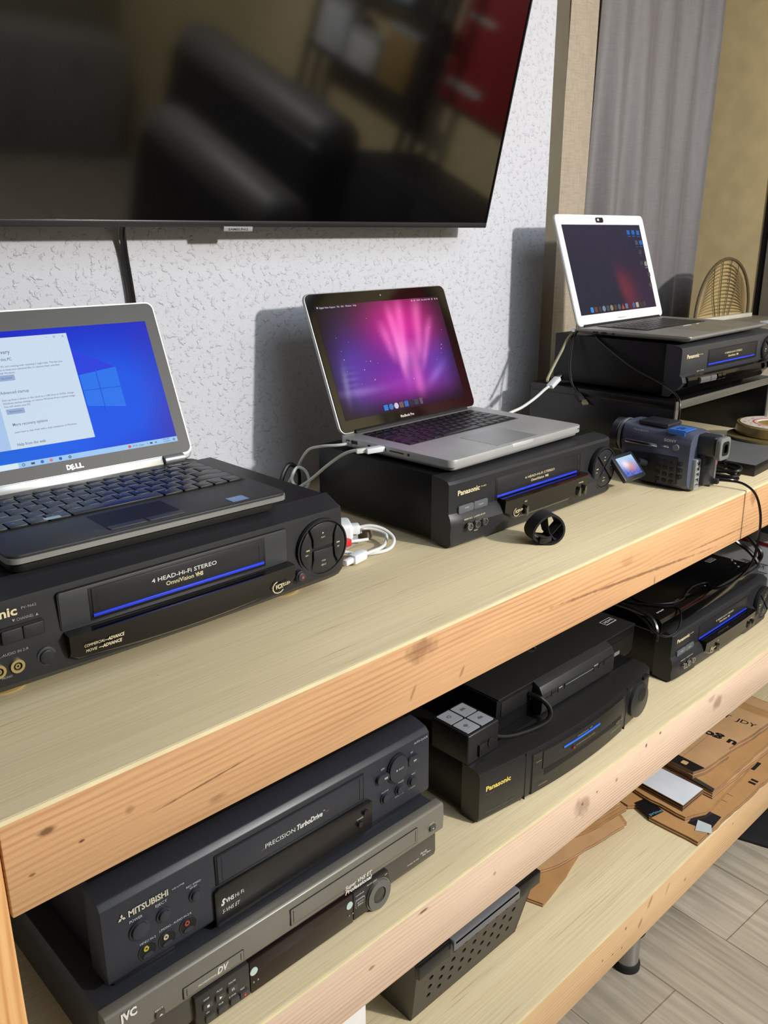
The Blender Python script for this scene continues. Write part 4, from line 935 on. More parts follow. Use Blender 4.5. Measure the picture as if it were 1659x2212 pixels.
b = MB(); b.rr(.0022, LW-.0022, .003, LH-.0022, .011, -.0012, .0012); b.xf(M); bz = b.build('screen_bezel', mat('black_glass', (7, 7, 8), .07), lp)
b = MB(); b.disc(0, 0, .0065, .03, LW-.03, axis='x', n=20); b.xf(Matrix.Translation((0, D_-.006, T-.0005))); b.build('hinge', mat('dark_hinge', (26, 26, 28), .4), lp)
b = MB(); b.text('MacBook Pro', .1425, .0095, .0044, .0340, y=-.0013, bold=.02); b.xf(M); b.build('brand_lettering', WHITE, bz)
b = MB(); b.disc(.1735, .2265, .0015, -.0016, 0, n=14); b.xf(M); b.build('camera_dot', GREYP, bz)
sx0, sx1, sz0, sz1 = .0155, .3220, .0225, .2160
b = MB(); b.grid(lambda u, v: (sx0+(sx1-sx0)*u, -.0014, sz0+(sz1-sz0)*v), 150, 100)
def aurora(co):
    x = (co.x-sx0)/(sx1-sx0); z = (co.z-sz0)/(sz1-sz0)
    def add(c, k, t): return tuple(c[i]+k[i]*max(0, t) for i in range(3))
    c = lin((32, 24, 30))
    n1 = math.sin(x*9+math.sin(z*5)*1.3)*.5+.5
    c = add(c, lin((92, 36, 150)), .9*g(x-.45, .42)*g(z-.42, .33))
    c = add(c, lin((70, 70, 190)), .42*g(x-.16, .17)*g(z-.38, .28)*(0.6+.4*n1)+.42*g(x-.84, .14)*g(z-.38, .22))
    c = add(c, lin((216, 34, 140)), .95*g(x-.62, .25)*g(z-.78, .26))
    c = add(c, lin((170, 30, 160)), .6*g(x-.55, .30)*g(z-.22, .15))
    for cx, k, wd, za, zb in ((.545, .0, .014, .25, .95), (.60, .10, .016, .35, 1.0), (.73, .16, .018, .4, 1.0), (.80, .35, .016, .30, .8), (.48, -.10, .018, .4, .8), (.66, .05, .03, .05, .6)):
        xx = cx+k*(z-.6); fade = max(0, min(1, (z-za)/.15))*max(0, min(1, (zb-z)/.15+.3))
        c = add(c, lin((240, 130, 190)), .42*g(x-xx, wd*(1+1.2*z))*fade)
    c = add(c, lin((250, 170, 200)), .36*g(x-.55-.03*z, .035)*g(z-.52, .24))
    c = add(c, lin((170, 150, 220)), .25*g(z-.22-.22*(x-.2)**2, .035)*g(x-.2, .22)*(.5+n1))
    c = add(c, lin((150, 140, 220)), .30*g(z-.25-.9*(x-.78), .05)*g(x-.80, .09))
    c = add(c, lin((190, 190, 235)), .30*g(x-.05-.08*z, .02)*g(z-.30, .14)+.12*g(x-.12, .05)*g(z-.33, .1)*math.sin(z*60)**2)
    vig = 1-.62*max(0, 1-x*7)*.9-.35*max(0, 1-(1-x)*9)
    vig *= 1-.60*max(0, 1-z*6.5)
    return tuple(min(1.0, max(0, q*vig)) for q in c)
scr = sheet(b, 'screen', aurora, bz, M)
b = MB(); b.text('\u25CF', .0200, .2110, .0030, .003, y=-.0016); b.text('Digital Video Capture   File   Edit   Window   Help', .0255, .2108, .0028, .084, y=-.0016, bold=.012); b.text('100%  Sun 8:05 PM', .2620, .2108, .0026, .036, y=-.0016, bold=.01)
for x in (.249, .256, .304, .312, .318): b.ring(x, .2120, .0008, .0015, -.0018, -.0015, n=10)
for i in range(26):
    x, z = random.uniform(sx0+.01, sx1-.01), random.uniform(sz0+.04, sz1-.02); b.disc(x, z, random.choice((.0004, .0005, .0009)), -.0017, -.0015, n=8)
b.xf(M); b.build('menu_lettering', emis('menu_white', (206, 200, 210)), scr)
for i, c in enumerate(((40, 130, 220), (60, 130, 190), (214, 206, 226), (120, 92, 80), (50, 110, 190), (44, 44, 50), (60, 66, 80), (96, 90, 96))):
    x = .1135+i*.0128
    b = MB()
    if i in (1, 2): b.disc(x, .0310, .0052, -.0018, -.0015, n=20)
    elif i == 7: b.prism([(x-.003, .0255), (x+.003, .0255), (x+.004, .0365), (x-.004, .0365)], -.0018, -.0015)
    else: b.rr(x-.0048, x+.0048, .0262, .0358, .0012, -.0018, -.0015)
    if i == 4: b.disc(x+.002, .0335, .0028, -.0019, -.0017, n=12)
    b.xf(M); b.build('dock_icon', emis('dock_%d_%d_%d' % c, c), scr)

# --- right laptop (white bezel, dusk desktop)
lp = thing('laptop', 'thin silver laptop with white bezel and dark plum desktop on the riser at the right', 'laptop', (1.397, .174, .2360), .04, 'open laptops on the bench')
W_, D_ = .370, .254; T = .0150
b = MB(); b.loft([[(0.0+e, .0+e, z), (W_-e, .0+e, z), (W_-e, D_-e, z), (e, D_-e, z)] for e, z in ((.03, .001), (.010, .0045), (.001, .010), (0, .0118), (.0004, .0128))]); b.build('base', mat('silver_underside', (150, 151, 153), .45, .5), lp)
b = MB(); b.rr(.0004, W_-.0004, .0004, D_-.0004, .010, .0122, T, axis='z', bev=.0004); b.build('palm_rest', mat('warm_aluminium', (150, 148, 142), .4, .5), lp)
keyboard(lp, .052, .320, .118, .232, T+.0001, ROWS, mat('laptop_key', (18, 18, 20), .35), .0012, .0022, mat('key_well_dark', (60, 60, 60), .5, .5))
b = MB(); b.rr(.127, .245, .010, .100, .003, T-.001, T+.0003, axis='z'); b.build('touchpad', mat('warm_touchpad', (150, 149, 142), .3, .6), lp)
b = MB(); b.rr(.186, .224, .1045, .1065, .0008, T, T+.0008, axis='z'); b.rr(.250, .262, .1045, .1062, .0008, T, T+.0008, axis='z'); b.build('silver_flecks', ALUL, lp)
b = MB(); b.disc(.165, .0085, .0022, -.0004, .002, axis='x', n=14); b.box(-.0004, .002, .200, .212, .0075, .0100); b.box(-.0004, .002, .180, .192, .0065, .0105); b.build('side_ports', GAP, lp)
TI = .33; M = Tilt(D_-.008, TI, T); LW = .372; LH = .240
b = MB(); b.rr(0, LW, .001, LH, .012, .0004, .0048, bev=.0012); b.xf(M); b.build('lid', ALU, lp)
b = MB(); b.rr(.0010, LW-.0010, .002, LH-.0010, .011, -.0008, .001); b.xf(M); bz = b.build('screen_bezel', mat('white_bezel', (236, 238, 240), .35), lp)
b = MB(); b.disc(0, 0, .0055, .02, LW-.02, axis='x', n=18); b.xf(Matrix.Translation((0, D_-.006, T-.0005))); b.build('hinge', mat('dark_hinge', (26, 26, 28), .4), lp)
b = MB(); b.rr(.159, .189, .2220, .2330, .004, -.0028, -.0006, bev=.0006); b.xf(M); cv = b.build('camera_cover', RUBBER, bz)
b = MB(); b.rr(.1625, .1705, .2250, .2300, .002, -.0032, -.0026); b.xf(M); b.build('cover_slider', WHITE, cv)
b = MB(); b.text('MacBook Pro', .1660, .0085, .0040, .0360, y=-.0009); b.xf(M); b.build('brand_lettering', mat('grey_print', (140, 142, 145), .5), bz)
sx0, sx1, sz0, sz1 = .0195, .3490, .0240, .2175
b = MB(); b.grid(lambda u, v: (sx0+(sx1-sx0)*u, -.0010, sz0+(sz1-sz0)*v), 90, 60)
def dusk(co):
    x = (co.x-sx0)/(sx1-sx0); z = (co.z-sz0)/(sz1-sz0)
    c = mix3(lin((26, 28, 50)), lin((48, 43, 66)), max(0, min(1, z*.9+.1*x)))
    edge = x-(.50+.18*(.65-z)); ins = 1/(1+math.exp(-edge*45))
    c2 = mix3(lin((50, 34, 60)), lin((120, 42, 62)), max(0, min(1, .9*g(edge-.02, .14)*g(z-.24, .24))))
    t = ins*max(0, min(1, (.75-z)/.35))
    return mix3(c, c2, t)
scr = sheet(b, 'screen', dusk, bz, M, 1.0)
for i, c in enumerate(((60, 140, 220), (120, 66, 50), (64, 62, 66), (130, 140, 160), (70, 80, 100), (150, 140, 110), (80, 70, 60), (90, 96, 120), (200, 80, 40), (110, 120, 150), (30, 30, 44), (90, 100, 140), (180, 180, 160), (60, 60, 66), (70, 64, 70))):
    x = .066+i*.0163
    if i == 10: continue
    b = MB()
    if i in (3, 5, 7, 11): b.disc(x, .0335, .0062, -.0014, -.0011, n=18)
    elif i == 8: b.prism([(x-.006, .028), (x+.006, .028), (x, .040)], -.0014, -.0011)
    else: b.rr(x-.0058, x+.0058, .0278, .0392, .002, -.0014, -.0011)
    b.xf(M); b.build('dock_icon', emis('dock_%d_%d_%d' % c, c), scr)
for x, z, c in ((.290, .200, (40, 110, 200)), (.312, .200, (40, 110, 200)), (.334, .199, (50, 110, 190)), (.318, .176, (80, 86, 96)), (.338, .176, (40, 110, 200)), (.326, .154, (70, 70, 80)), (.322, .128, (60, 62, 76)), (.341, .126, (150, 156, 150)), (.345, .101, (70, 74, 84)), (.343, .076, (80, 80, 84))):
    b = MB(); (b.disc(x, z, .0062, -.0014, -.0011, n=18) if c[0] == 150 else b.rr(x-.0062, x+.0062, z-.005, z+.005, .0012, -.0014, -.0011)); b.box(x-.006, x+.006, -.0014, -.0011, z-.0098, z-.0086); b.xf(M); b.build('desktop_icon', emis('desk_%d_%d_%d' % c, c), scr)

# ------------------------------------------------------------ camcorder
cc = thing('camcorder', 'grey blue camcorder with open flip screen standing right of the middle recorder', 'camcorder', (1.225, .066, 0))
NB = mat('navy_grey_shell', (84, 89, 108), .28, .15, bump=.05); ND = mat('dark_shell', (34, 36, 42), .38)
GS = mat('grey_silver_shell', (120, 124, 128), .35, .5)
secs = []
for y, dz0, dz1, dx0, dx1 in ((0, .004, .104, .0, .078), (.01, .001, .107, 0, .080), (.06, 0, .109, 0, .082), (.10, 0, .110, 0, .082), (.122, .018, .111, .001, .080), (.135, .040, .111, .003, .076)):
    n = 24; pts = []
    cx, cz, hx, hz = (dx0+dx1)/2, (dz0+dz1)/2, (dx1-dx0)/2, (dz1-dz0)/2
    for k in range(n):
        t = 2*PI*k/n; e = .42
        pts.append((cx+hx*math.copysign(abs(math.cos(t))**e, math.cos(t)), y, cz+hz*math.copysign(abs(math.sin(t))**e, math.sin(t))))
    secs.append(pts)
b = MB(); b.loft(secs); b.build('body', NB, cc, smooth=.7)
b = MB(); b.lathe([(0, .120), (.030, .120), (.0315, .135), (.029, .142), (.029, .150), (.031, .152), (.031, .164), (.025, .165), (.024, .158), (0, .156)], (.036, 0, .078), 36, 'y'); b.build('lens_barrel', ND, cc)
b = MB(); b.lathe([(.0312, .142), (.0325, .143), (.0325, .147), (.0312, .148)], (.036, 0, .078), 36, 'y'); b.build('lens_ring', GS, cc)
b = MB(); b.disc(.036, .078, .022, .158, .160); b.build('lens_glass', GLOSS, cc)
b = MB(); b.prism([(.020, .062), (.062, .062), (.124, .058), (.138, .040), (.118, .016), (.020, .012)][::1], -.0016, .004, axis='x', bev=.001); b.build('screen_recess', ND, cc)
b = MB(); b.prism([(.062, .060), (.088, .060), (.094, .050), (.092, .012), (.060, .008), (.052, .034)], -.0022, .003, axis='x', bev=.0008); b.build('recess_hollow', GAP, cc)
b = MB(); b.box(-.0022, .002, .062, .127, .0735, .0800, .0012); b.build('silver_strip', CHROME, cc)
b = MB(); b.box(-.0025, .002, .039, .054, .0765, .0810, .001); b.build('silver_key', CHROME, cc)
b = MB(); b.disc(.026, .0795, .0058, -.0028, .002, axis='x', n=24); b.build('round_key', mat('grey_key', (112, 116, 124), .4), cc)
b = MB(); b.text('SONY', .0500, .0875, .0050, .0240, y=-.0006, plane='x', bold=.03, space=1.1); b.text('Handycam', .112, .0985, .0040, .030, y=-.0002, plane='x', shear=.2); b.build('lettering', WHITE, cc)
for r in range(4):
    for c in range(4):
        if r == 3 and c == 3: continue
        yy = .0565-c*.0135; zz = .0525-r*.0118-c*.0006
        b = MB(); b.rr(yy-.0044, yy+.0044, zz-.0032, zz+.0032, .002, -.0036, .001, axis='x', bev=.0006); b.build('side_key', RUBBER, cc)
b = MB(); b.prism([(.012, .1085), (.044, .1090), (.044, .1030), (.012, .1015)][::1], -.0008, .001, axis='x'); b.prism([(.002, .012), (.040, .012), (.038, .044), (.002, .044)], .1085, .1102, axis='z'); tpn = b.build('blue_tape', mat('blue_masking_tape', (44, 104, 190), .6), cc)
b = MB(); b.text('21', .012, .024, .0120, .018, y=.1102, plane='z', bold=.05, rot=.1); b.build('tape_lettering', mat('ink', (18, 20, 30), .6), tpn)
b = MB(); b.box(.010, .060, .05, .110, .108, .116, .003); b.build('top_grip', ND, cc)
b = MB(); b.box(.026, .058, -.034, .030, .066, .103, .006, 3); vf = b.build('viewfinder', ND, cc)
b = MB(); b.rr(.023, .061, .062, .102, .008, -.044, -.034, bev=.002); ec = b.build('eyecup', mat('grey_rubber', (112, 114, 112), .6), cc)
b = MB(); b.rr(.030, .054, .070, .095, .006, -.0446, -.040); b.build('eyecup_inner', GAP, ec)
b = MB(); b.rr(.036, .048, .075, .090, .004, -.0450, -.0446); b.rr(.0365, .0475, .0755, .0895, .004, -.0450, -.044); b.build('eyepiece', GLOSS, ec)
b = MB(); b.box(.014, .052, -.008, .004, .004, .060, .002); b.build('battery_rail', mat('light_grey_shell', (140, 144, 146), .4), cc)
b = MB(); b.box(.030, .072, -.016, .002, .010, .088, .003); bt = b.build('battery', mat('navy_battery', (20, 24, 34), .35), cc)
b = MB(); b.box(.072, .084, -.014, .04, .002, .096, .004); b.build('rear_grip', GS, cc)
b = MB(); b.box(.084, .0865, -.012, -.004, .040, .050); b.build('record_button', mat('red_button', (190, 30, 38), .4), cc)
b = MB()
for i in range(5): b.box(.016, .024, -.0098, -.007, .010+i*.010, .016+i*.010, .0008)
b.build('contact_tabs', CHROME, cc)
b = MB(); b.box(.060, .088, -.020, .014, .084, .098, .004); b.build('zoom_lever', GS, cc)
# flip-out screen, hinged at the front of the left side
fl = MB(); fl.box(-.034, .034, -.026, .026, -.009, 0, .003); Ml = Matrix.Translation((1.155-1.225, .141-.066, .050)) @ Matrix.Rotation(.823, 4, 'X')
fl.xf(Ml); fs = fl.build('flip_screen', ND, cc)
b = MB(); b.grid(lambda u, v: (-.0255+.051*u, -.019+.038*v, .0004), 40, 30)
def beach(co):
    x = (co.x+.0255)/.051; z = (co.y+.019)/.038
    n = math.sin(x*23+math.sin(z*17)*2)*math.sin(z*19+x*9)
    c = mix3(lin((96, 120, 220)), lin((170, 205, 235)), max(0, min(1, z*1.3-.2)))
    c = mix3(c, lin((238, 150, 110)), max(0, min(1, 1.4*g(x-.60, .28)*g(z-.42, .24)*(.6+.5*n))))
    c = mix3(c, lin((255, 235, 240)), max(0, min(1, .9*g(x-.35, .2)*g(z-.62, .2))))
    c = mix3(c, lin((40, 50, 120)), max(0, min(1, (.5+.5*n)*.7*g(z-.1, .3))))
    return c
sheet(b, 'display', beach, fs, Ml, 1.15)
b = MB(); b.tube([(-.036, .078, .052), (-.018, .078, .046), (.004, .082, .040)], .006, sub=3); b.build('screen_hinge', ND, cc)
# metal plate standing behind
pl = thing('phone_clamp', 'small silver tipped black clamp lying behind the camcorder', 'clamp', (1.375, .130, 0), -.35)
b = MB(); b.box(-.045, .050, -.008, .008, .0, .045, .003); b.build('arm', RUBBER, pl)
b = MB(); b.box(.005, .052, -.016, .018, .045, .051, .001); b.build('silver_plate', mat('pale_plate', (190, 194, 196), .3, .3), pl)

# ------------------------------------------------------------ cables and small things on the bench top
def cable(name, label, pts, r, m, cat='cable', plug=None, group=None, n=8):
    t = thing(name, label, cat, (0, 0, 0), 0, group)
    b = MB(); b.tube(pts, r, n); b.build('cord', m, t)
    return t
def plug_box(parent, name, m, c, d, L_, w_, h_, bev=.001):
    """small oblong plug body at c pointing along d"""
    dv = Vector(d).normalized(); q = dv.to_track_quat('X', 'Z').to_matrix().to_4x4()
    b = MB(); b.box(-L_/2, L_/2, -w_/2, w_/2, -h_/2, h_/2, bev); b.xf(Matrix.Translation(c) @ q); return b.build(name, m, parent)
c1 = cable('usb_cable', 'pale grey usb cable plugged into the side of the silver laptop in the middle', [(.709, .335, .1222), (.697, .370, .113), (.692, .410, .087), (.693, .450, .058), (.692, .475, .041), (.682, .482, .036), (.676, .488, .050), (.690, .492, .066), (.704, .488, .060), (.706, .480, .044), (.694, .476, .032), (.676, .490, .024), (.650, .520, .012), (.62, .555, .004)], .0026, CABLEW)
plug_box(c1, 'plug', WPL, (.7165, .328, .1218), (1, -.35, .05), .030, .014, .008)
plug_box(c1, 'strain_relief', CABLEW, (.6980, .3385, .1212), (1, -.5, .05), .016, .008, .007)
c1 = cable('power_lead', 'thin white power lead at the back corner of the middle laptop', [(.724, .400, .1170), (.710, .412, .1150), (.700, .440, .110), (.702, .478, .095), (.708, .520, .05), (.71, .56, .004)], .0024, CABLEW)
plug_box(c1, 'plug', ALU, (.7305, .398, .1190), (1, -.1, .0), .012, .012, .005)
b = MB(); b.tube([(.672, .500, .006), (.670, .510, .040), (.690, .515, .066), (.706, .510, .056), (.704, .505, .030), (.70, .50, .006)], .0040)
tag(b.build('black_cord', CABLEB), 'black cord bunched behind the middle video recorder against the wall', 'cable')
c1 = cable('display_lead', 'pale lead hanging from the right laptop down to a white usb plug', [(1.405, .440, .2400), (1.392, .447, .228), (1.378, .450, .205), (1.360, .455, .175), (1.340, .455, .150), (1.332, .452, .142)], .003, mat('yellowed_cable', (150, 146, 112), .5))
plug_box(c1, 'magnetic_plug', ALUL, (1.404, .436, .2440), (1, -.3, 0), .018, .012, .006)
c1 = cable('usb_cable', 'white usb cable with a bare plug lying between the middle laptop and the riser', [(1.332, .447, .132), (1.318, .448, .126), (1.290, .450, .112), (1.250, .452, .098), (1.215, .460, .088), (1.19, .478, .070), (1.165, .50, .035), (1.15, .53, .004)], .0030, CABLEW)
plug_box(c1, 'plug', WPL, (1.348, .446, .1385), (.82, 0, .45), .032, .015, .009)
pt = plug_box(c1, 'metal_tip', CHROME, (1.366, .446, .1480), (.82, 0, .45), .014, .012, .005, .0003)
c1 = thing('usb_plug', 'black usb plug with a metal tip dangling at the riser side', 'plug')
b = MB(); b.tube([(1.394, .425, .246), (1.386, .430, .225), (1.372, .425, .180), (1.368, .415, .140), (1.372, .40, .118)], .0022); b.build('cord', CABLEB, c1)
plug_box(c1, 'plug', RUBBER, (1.366, .392, .1120), (-.2, -.5, -.35), .024, .014, .008)
plug_box(c1, 'metal_tip', mat('dull_brass_tip', (140, 134, 112), .35, .7), (1.3635, .377, .1030), (-.2, -.5, -.35), .013, .012, .005, .0003)
b = MB(); b.tube([(1.400, .385, .2400), (1.394, .375, .232), (1.392, .33, .205), (1.389, .28, .180), (1.384, .215, .158), (1.368, .172, .140), (1.360, .162, .115), (1.362, .165, .08), (1.368, .17, .04), (1.36, .2, .004)], .0022)
tag(b.build('thin_cord', CABLEB), 'thin black cord hanging down the left side of the riser from the right laptop', 'cable')

# adapter and white leads between the recorders
ad = thing('video_adapter', 'white adapter brick lying between the left and middle recorders', 'adapter', (.560, .315, 0), -.55)
b = MB(); b.box(-.03, .072, -.021, .021, .014, .040, .006, 3); b.build('case', WPL, ad)
b = MB(); b.box(.046, .048, -.0215, -.0205, .020, .034); b.build('slot_mark', GREYP, ad)
b = MB(); b.box(.070, .084, -.008, .008, .020, .034, .002); b.build('strain_relief', WPL, ad)
b = MB(); b.box(-.028, .03, -.018, .016, 0, .014, .002); b.build('under_plug', mat('clear_plastic_plug', (150, 150, 150), .3), ad)
cable('white_lead', 'looped white leads curling out of the white adapter brick', [(.628, .272, .028), (.645, .262, .030), (.660, .248, .024), (.664, .232, .014), (.650, .222, .006), (.628, .222, .004), (.600, .236, .004), (.580, .25, .010), (.560, .262, .02)], .0026, CABLEW)
c1 = cable('white_lead', 'white lead ending in a white tipped plug beside the left recorder', [(.634, .284, .020), (.656, .276, .020), (.670, .256, .013), (.655, .240, .006), (.632, .226, .008), (.610, .224, .008), (.596, .223, .008)], .0026, CABLEW)
plug_box(c1, 'plug', WPL, (.582, .2195, .0095), (1, .22, .0), .030, .014, .014, .003)
plug_box(c1, 'plug_tip', WPL, (.560, .2150, .0095), (1, .22, 0), .018, .009, .009, .003)
c1 = cable('red_plug_lead', 'white lead with a red phono plug beside the left recorder', [(.640, .262, .010), (.625, .262, .012), (.612, .262, .014), (.604, .262, .015)], .0024, CABLEW)
plug_box(c1, 'red_plug', mat('red_rubber_plug', (200, 44, 44), .45), (.588, .2600, .0160), (1, .05, 0), .030, .011, .011, .002)
c1 = cable('ribbed_plug_lead', 'clear ribbed plug and lead under the white adapter brick', [(.652, .290, .012), (.640, .285, .014), (.630, .282, .016)], .0026, CABLEW)
plug_box(c1, 'plug', mat('clear_plastic_plug', (150, 150, 150), .3), (.612, .2780, .0100), (1, .25, 0), .036, .020, .018, .003)
plug_box(c1, 'block', mat('brown_block', (110, 96, 84), .6), (.660, .290, .0085), (1, .2, 0), .014, .020, .016, .002)
# velcro strap ring
sp = thing('cable_strap', 'black loop of cable strap standing on the bench front', 'strap', (.838, .088, 0), -.42)
def ribbon(name, parent, path, wdt, th, m):
    n = len(path); A = []
    b = MB(); secs = []
    for i, (p, nrm) in enumerate(path):
        p = Vector(p); nrm = Vector(nrm).normalized(); a = path[(i-1) % n][0]; c = path[(i+1) % n][0]
        tn = (Vector(c)-Vector(a)).normalized(); sd = tn.cross(nrm).normalized()
        secs.append([p+sd*wdt/2+nrm*th/2, p-sd*wdt/2+nrm*th/2, p-sd*wdt/2-nrm*th/2, p+sd*wdt/2-nrm*th/2])
    b.loft(secs+[secs[0]], True); return b.build(name, m, parent)
VEL = mat('black_velcro', (20, 20, 22), .9, bump=.5, bscale=1500)
path = []
for i in range(44):
    t = 2*PI*i/44; ct, s2 = math.cos(t), math.sin(t)
    path.append(((.0250*ct, .004*math.sin(2*t), .0240+.0220*s2), (ct, 0, s2)))
ribbon('loop', sp, path, .026, .0034, VEL)
b = MB()
def strip3(P, wd=.009):
    secs = []
    for (x, y, z) in P: secs.append([(x, y-wd, z-.0008), (x, y+wd, z-.0008), (x+.0006, y+wd, z+.0012), (x+.0006, y-wd, z+.0012)])
    b.loft(secs)
strip3([(-.006, -.004, .045), (-.003, -.003, .030), (.002, 0, .018), (.010, 0, .008), (.018, 0, .006)], .012)
strip3([(-.022, 0, .020), (-.012, -.002, .014), (.0, -.003, .012), (.012, -.002, .022), (.022, .0, .030)], .010)
b.build('tail', VEL, sp)
b = MB(); b.box(-.014, .006, -.013, -.006, .003, .014, .0015); b.build('buckle', mat('gloss_buckle', (14, 14, 15), .25), sp)

# external drive, tape roll, coil
dr = thing('external_drive', 'thin black slab shaped drive at the right end of the bench top', 'drive', (1.4210, .0300, 0), .02)
b = MB(); b.prism([(0, 0), (.30, .012), (.30, .15), (.12, .150), (-.006, .148)], 0, .0215, axis='z', bev=.001); b.build('case', mat('black_drive_case', (16, 16, 17), .35), dr)
b = MB(); b.prism([(.001, .0015), (.299, .0135), (.299, .149), (-.004, .147)], .0212, .0222, axis='z'); b.build('top_face', mat('grey_matt_face', (96, 97, 97), .5, bump=.3), dr)
tr = thing('tape_roll', 'roll of packing tape with red markings lying on the thin black drive', 'tape roll', (1.692, .110, .0285))
b = MB(); b.lathe([(.040, 0), (.078, 0), (.080, .002), (.080, .020), (.078, .022), (.040, .022), (.040, 0)], n=56); b.build('tape', mat('amber_tape', (128, 108, 60), .25, coat=.5), tr)
b = MB(); b.lathe([(.038, .020), (.072, .0222), (.072, .0230), (.038, .0230), (.038, .020)], n=48); cr = b.build('label_face', mat('cream_label', (204, 196, 182), .5), tr)
b = MB()
for i in range(26):
    a = 2*PI*i/26; r_ = .064 if i % 2 else .054
    b.disc(r_*math.cos(a), r_*math.sin(a), .0022 if i % 3 else .0034, .0230, .0232, axis='z', n=8)
b.ring(0, 0, .043, .047, .0230, .0232, axis='z', n=40); b.build('red_markings', mat('red_ink', (196, 84, 96), .5), cr)
t2 = thing('tape_roll', 'smaller brown tape roll poking out left of the cream labelled roll', 'tape roll', (1.662, .120, .0222))
b = MB(); b.lathe([(.035, 0), (.073, 0), (.074, .002), (.074, .006), (.035, .006), (.035, 0)], n=48); b.build('tape', mat('brown_tape', (112, 96, 62), .3, coat=.4), t2)
cl = thing('coiled_cable', 'glossy black coiled cable between the camcorder and the thin drive', 'cable', (1.372, .075, 0))
b = MB()
for k in range(3):
    pts = [(.026*math.cos(t)*(1-.08*k)+.005*k, .034*math.sin(t), .006+.006*k+.004*math.sin(t+k)) for t in [2*PI*i/12 for i in range(12)]]
    b.tube(pts, .0032, closed=True, sub=4)
b.build('coil', CABLEB, cl)
b = MB(); b.tube([(-.02, .01, .014), (.0, .03, .040), (.022, .03, .044), (.034, .014, .030), (.030, .0, .012)], .005); b.build('loop', CABLEB, cl)

# camcorder lead over the bench edge
c1 = cable('camcorder_lead', 'thin black lead running from the camcorder over the bench edge to the disc player', [(1.303, .056, .012), (1.312, .030, .014), (1.318, .004, .012), (1.322, -.018, -.004), (1.325, -.030, -.040), (1.326, -.032, -.085), (1.322, -.028, -.130), (1.335, .000, -.175), (1.385, .050, -.222), (1.420, .085, -.2445), (1.440, .105, -.2452), (1.405, .115, -.2452), (1.360, .108, -.2452), (1.320, .098, -.2452), (1.275, .118, -.2452), (1.262, .160, -.2452), (1.30, .22, -.2452)], .0023, CABLEB)
plug_box(c1, 'plug', RUBBER, (1.300, .058, .0110), (.1, -.8, .06), .030, .010, .010, .002)
cable('loop_lead', 'thin black lead looped over the left end of the disc player', [(1.235, .26, -.2452), (1.240, .170, -.2452), (1.268, .112, -.2452), (1.285, .088, -.2445), (1.262, .066, -.2500), (1.226, .052, -.262), (1.200, .058, -.268), (1.192, .080, -.262), (1.205, .13, -.2440), (1.215, .22, -.2440)], .0020, CABLEB)
b = MB(); b.tube([(1.22, .24, -.2380), (1.205, .180, -.2380), (1.204, .130, -.2382), (1.206, .098, -.246), (1.202, .082, -.262), (1.196, .078, -.284)], .0052)
tag(b.build('thick_cable', CABLEB), 'thick glossy cable bending over the left end of the disc player', 'cable')
b = MB(); b.tube([(1.60, .26, -.236), (1.640, .210, -.222), (1.668, .165, -.2225), (1.678, .146, -.2330), (1.681, .128, -.2420), (1.684, .112, -.2570), (1.684, .105, -.2740), (1.686, .13, -.30), (1.69, .20, -.37)], .0050)
tag(b.build('arched_cable', CABLEB), 'thick shiny black cable arching over the right end of the disc player', 'cable')
b = MB(); b.tube([(1.60, .34, -.232), (1.655, .300, -.196), (1.690, .245, -.196), (1.715, .195, -.208), (1.724, .158, -.222), (1.726, .130, -.243), (1.726, .116, -.262), (1.724, .125, -.29), (1.722, .16, -.380)], .0058)
tag(b.build('arched_cable', CABLEB), 'thick black cable arching in front of the white shipping box', 'cable')

# ------------------------------------------------------------ boxes on the shelves
CARD = mat('kraft_cardboard', (188, 150, 108), .75, bump=.3, bscale=240, vary=.08)
CARD2 = mat('tan_cardboard', (176, 134, 86), .72, bump=.3, bscale=240, vary=.08)
CARDE = mat('corrugated_edge', (138, 106, 76), .85, bump=.8, bscale=900, vary=.2)
INK = mat('black_ink', (22, 22, 24), .5)
wb = thing('shipping_box', 'white shipping box with dark red stripes at the right end of the middle shelf', 'box', (1.75, .055, -.388))
WBX = mat('white_card_box', (176, 180, 188), .6, vary=.05)
b = MB(); b.box(0, .36, 0, .42, 0, .176, .002); b.build('carton', WBX, wb)
for z0, z1 in ((.140, .1485), (.018, .026)):
    b = MB(); b.box(-.0006, .3606, -.0006, .4206, z0, z1); b.build('red_stripe', mat('dark_red_print', (140, 28, 36), .5), wb)
NV = mat('navy_print', (58, 60, 84), .5)
b = MB(); b.text('MAIL', .26, .108, .018, .07, y=-.0006, plane='x', bold=.03); b.build('lettering', NV, wb)
for z, t_ in ((.084, 'FROM:'), (.064, 'EXPECTED'), (.046, 'TRACKED')):
    b = MB(); b.text(t_, .105, z, .008, .05, y=-.0006, plane='x'); b.box(-.001, 0, .05, .11, z+.012, z+.0128); b.build('address_line', NV, wb)
bb = thing('storage_box', 'black storage box on top of the white shipping box under the bench top', 'box', (1.73, .075, -.2115))
b = MB(); b.box(0, .36, 0, .40, 0, .085, .004); b.build('body', RUBBER, bb)
b = MB(); b.box(-.004, .364, -.004, .404, .085, .100, .003); b.build('lid', BLK, bb)
fm = thing('floor_shadow_sheet', 'black sheet standing for shadow on the floor below the right end of the workbench', 'mat', (1.65, .045, FZ), .3)
b = MB(); b.rr(0, .85, -.62, .42, .05, 0, .007, axis='z', bev=.001); b.build('mat', mat('black_floor_shadow', (16, 16, 17), .8, bump=.5, bscale=400), fm)  # flat black sheet put in for a dark shadow on the floor
wp = thing('printed_carton', 'white printed carton at the left of the bottom shelf behind the pale rail', 'carton', (.20, .055, -.768))
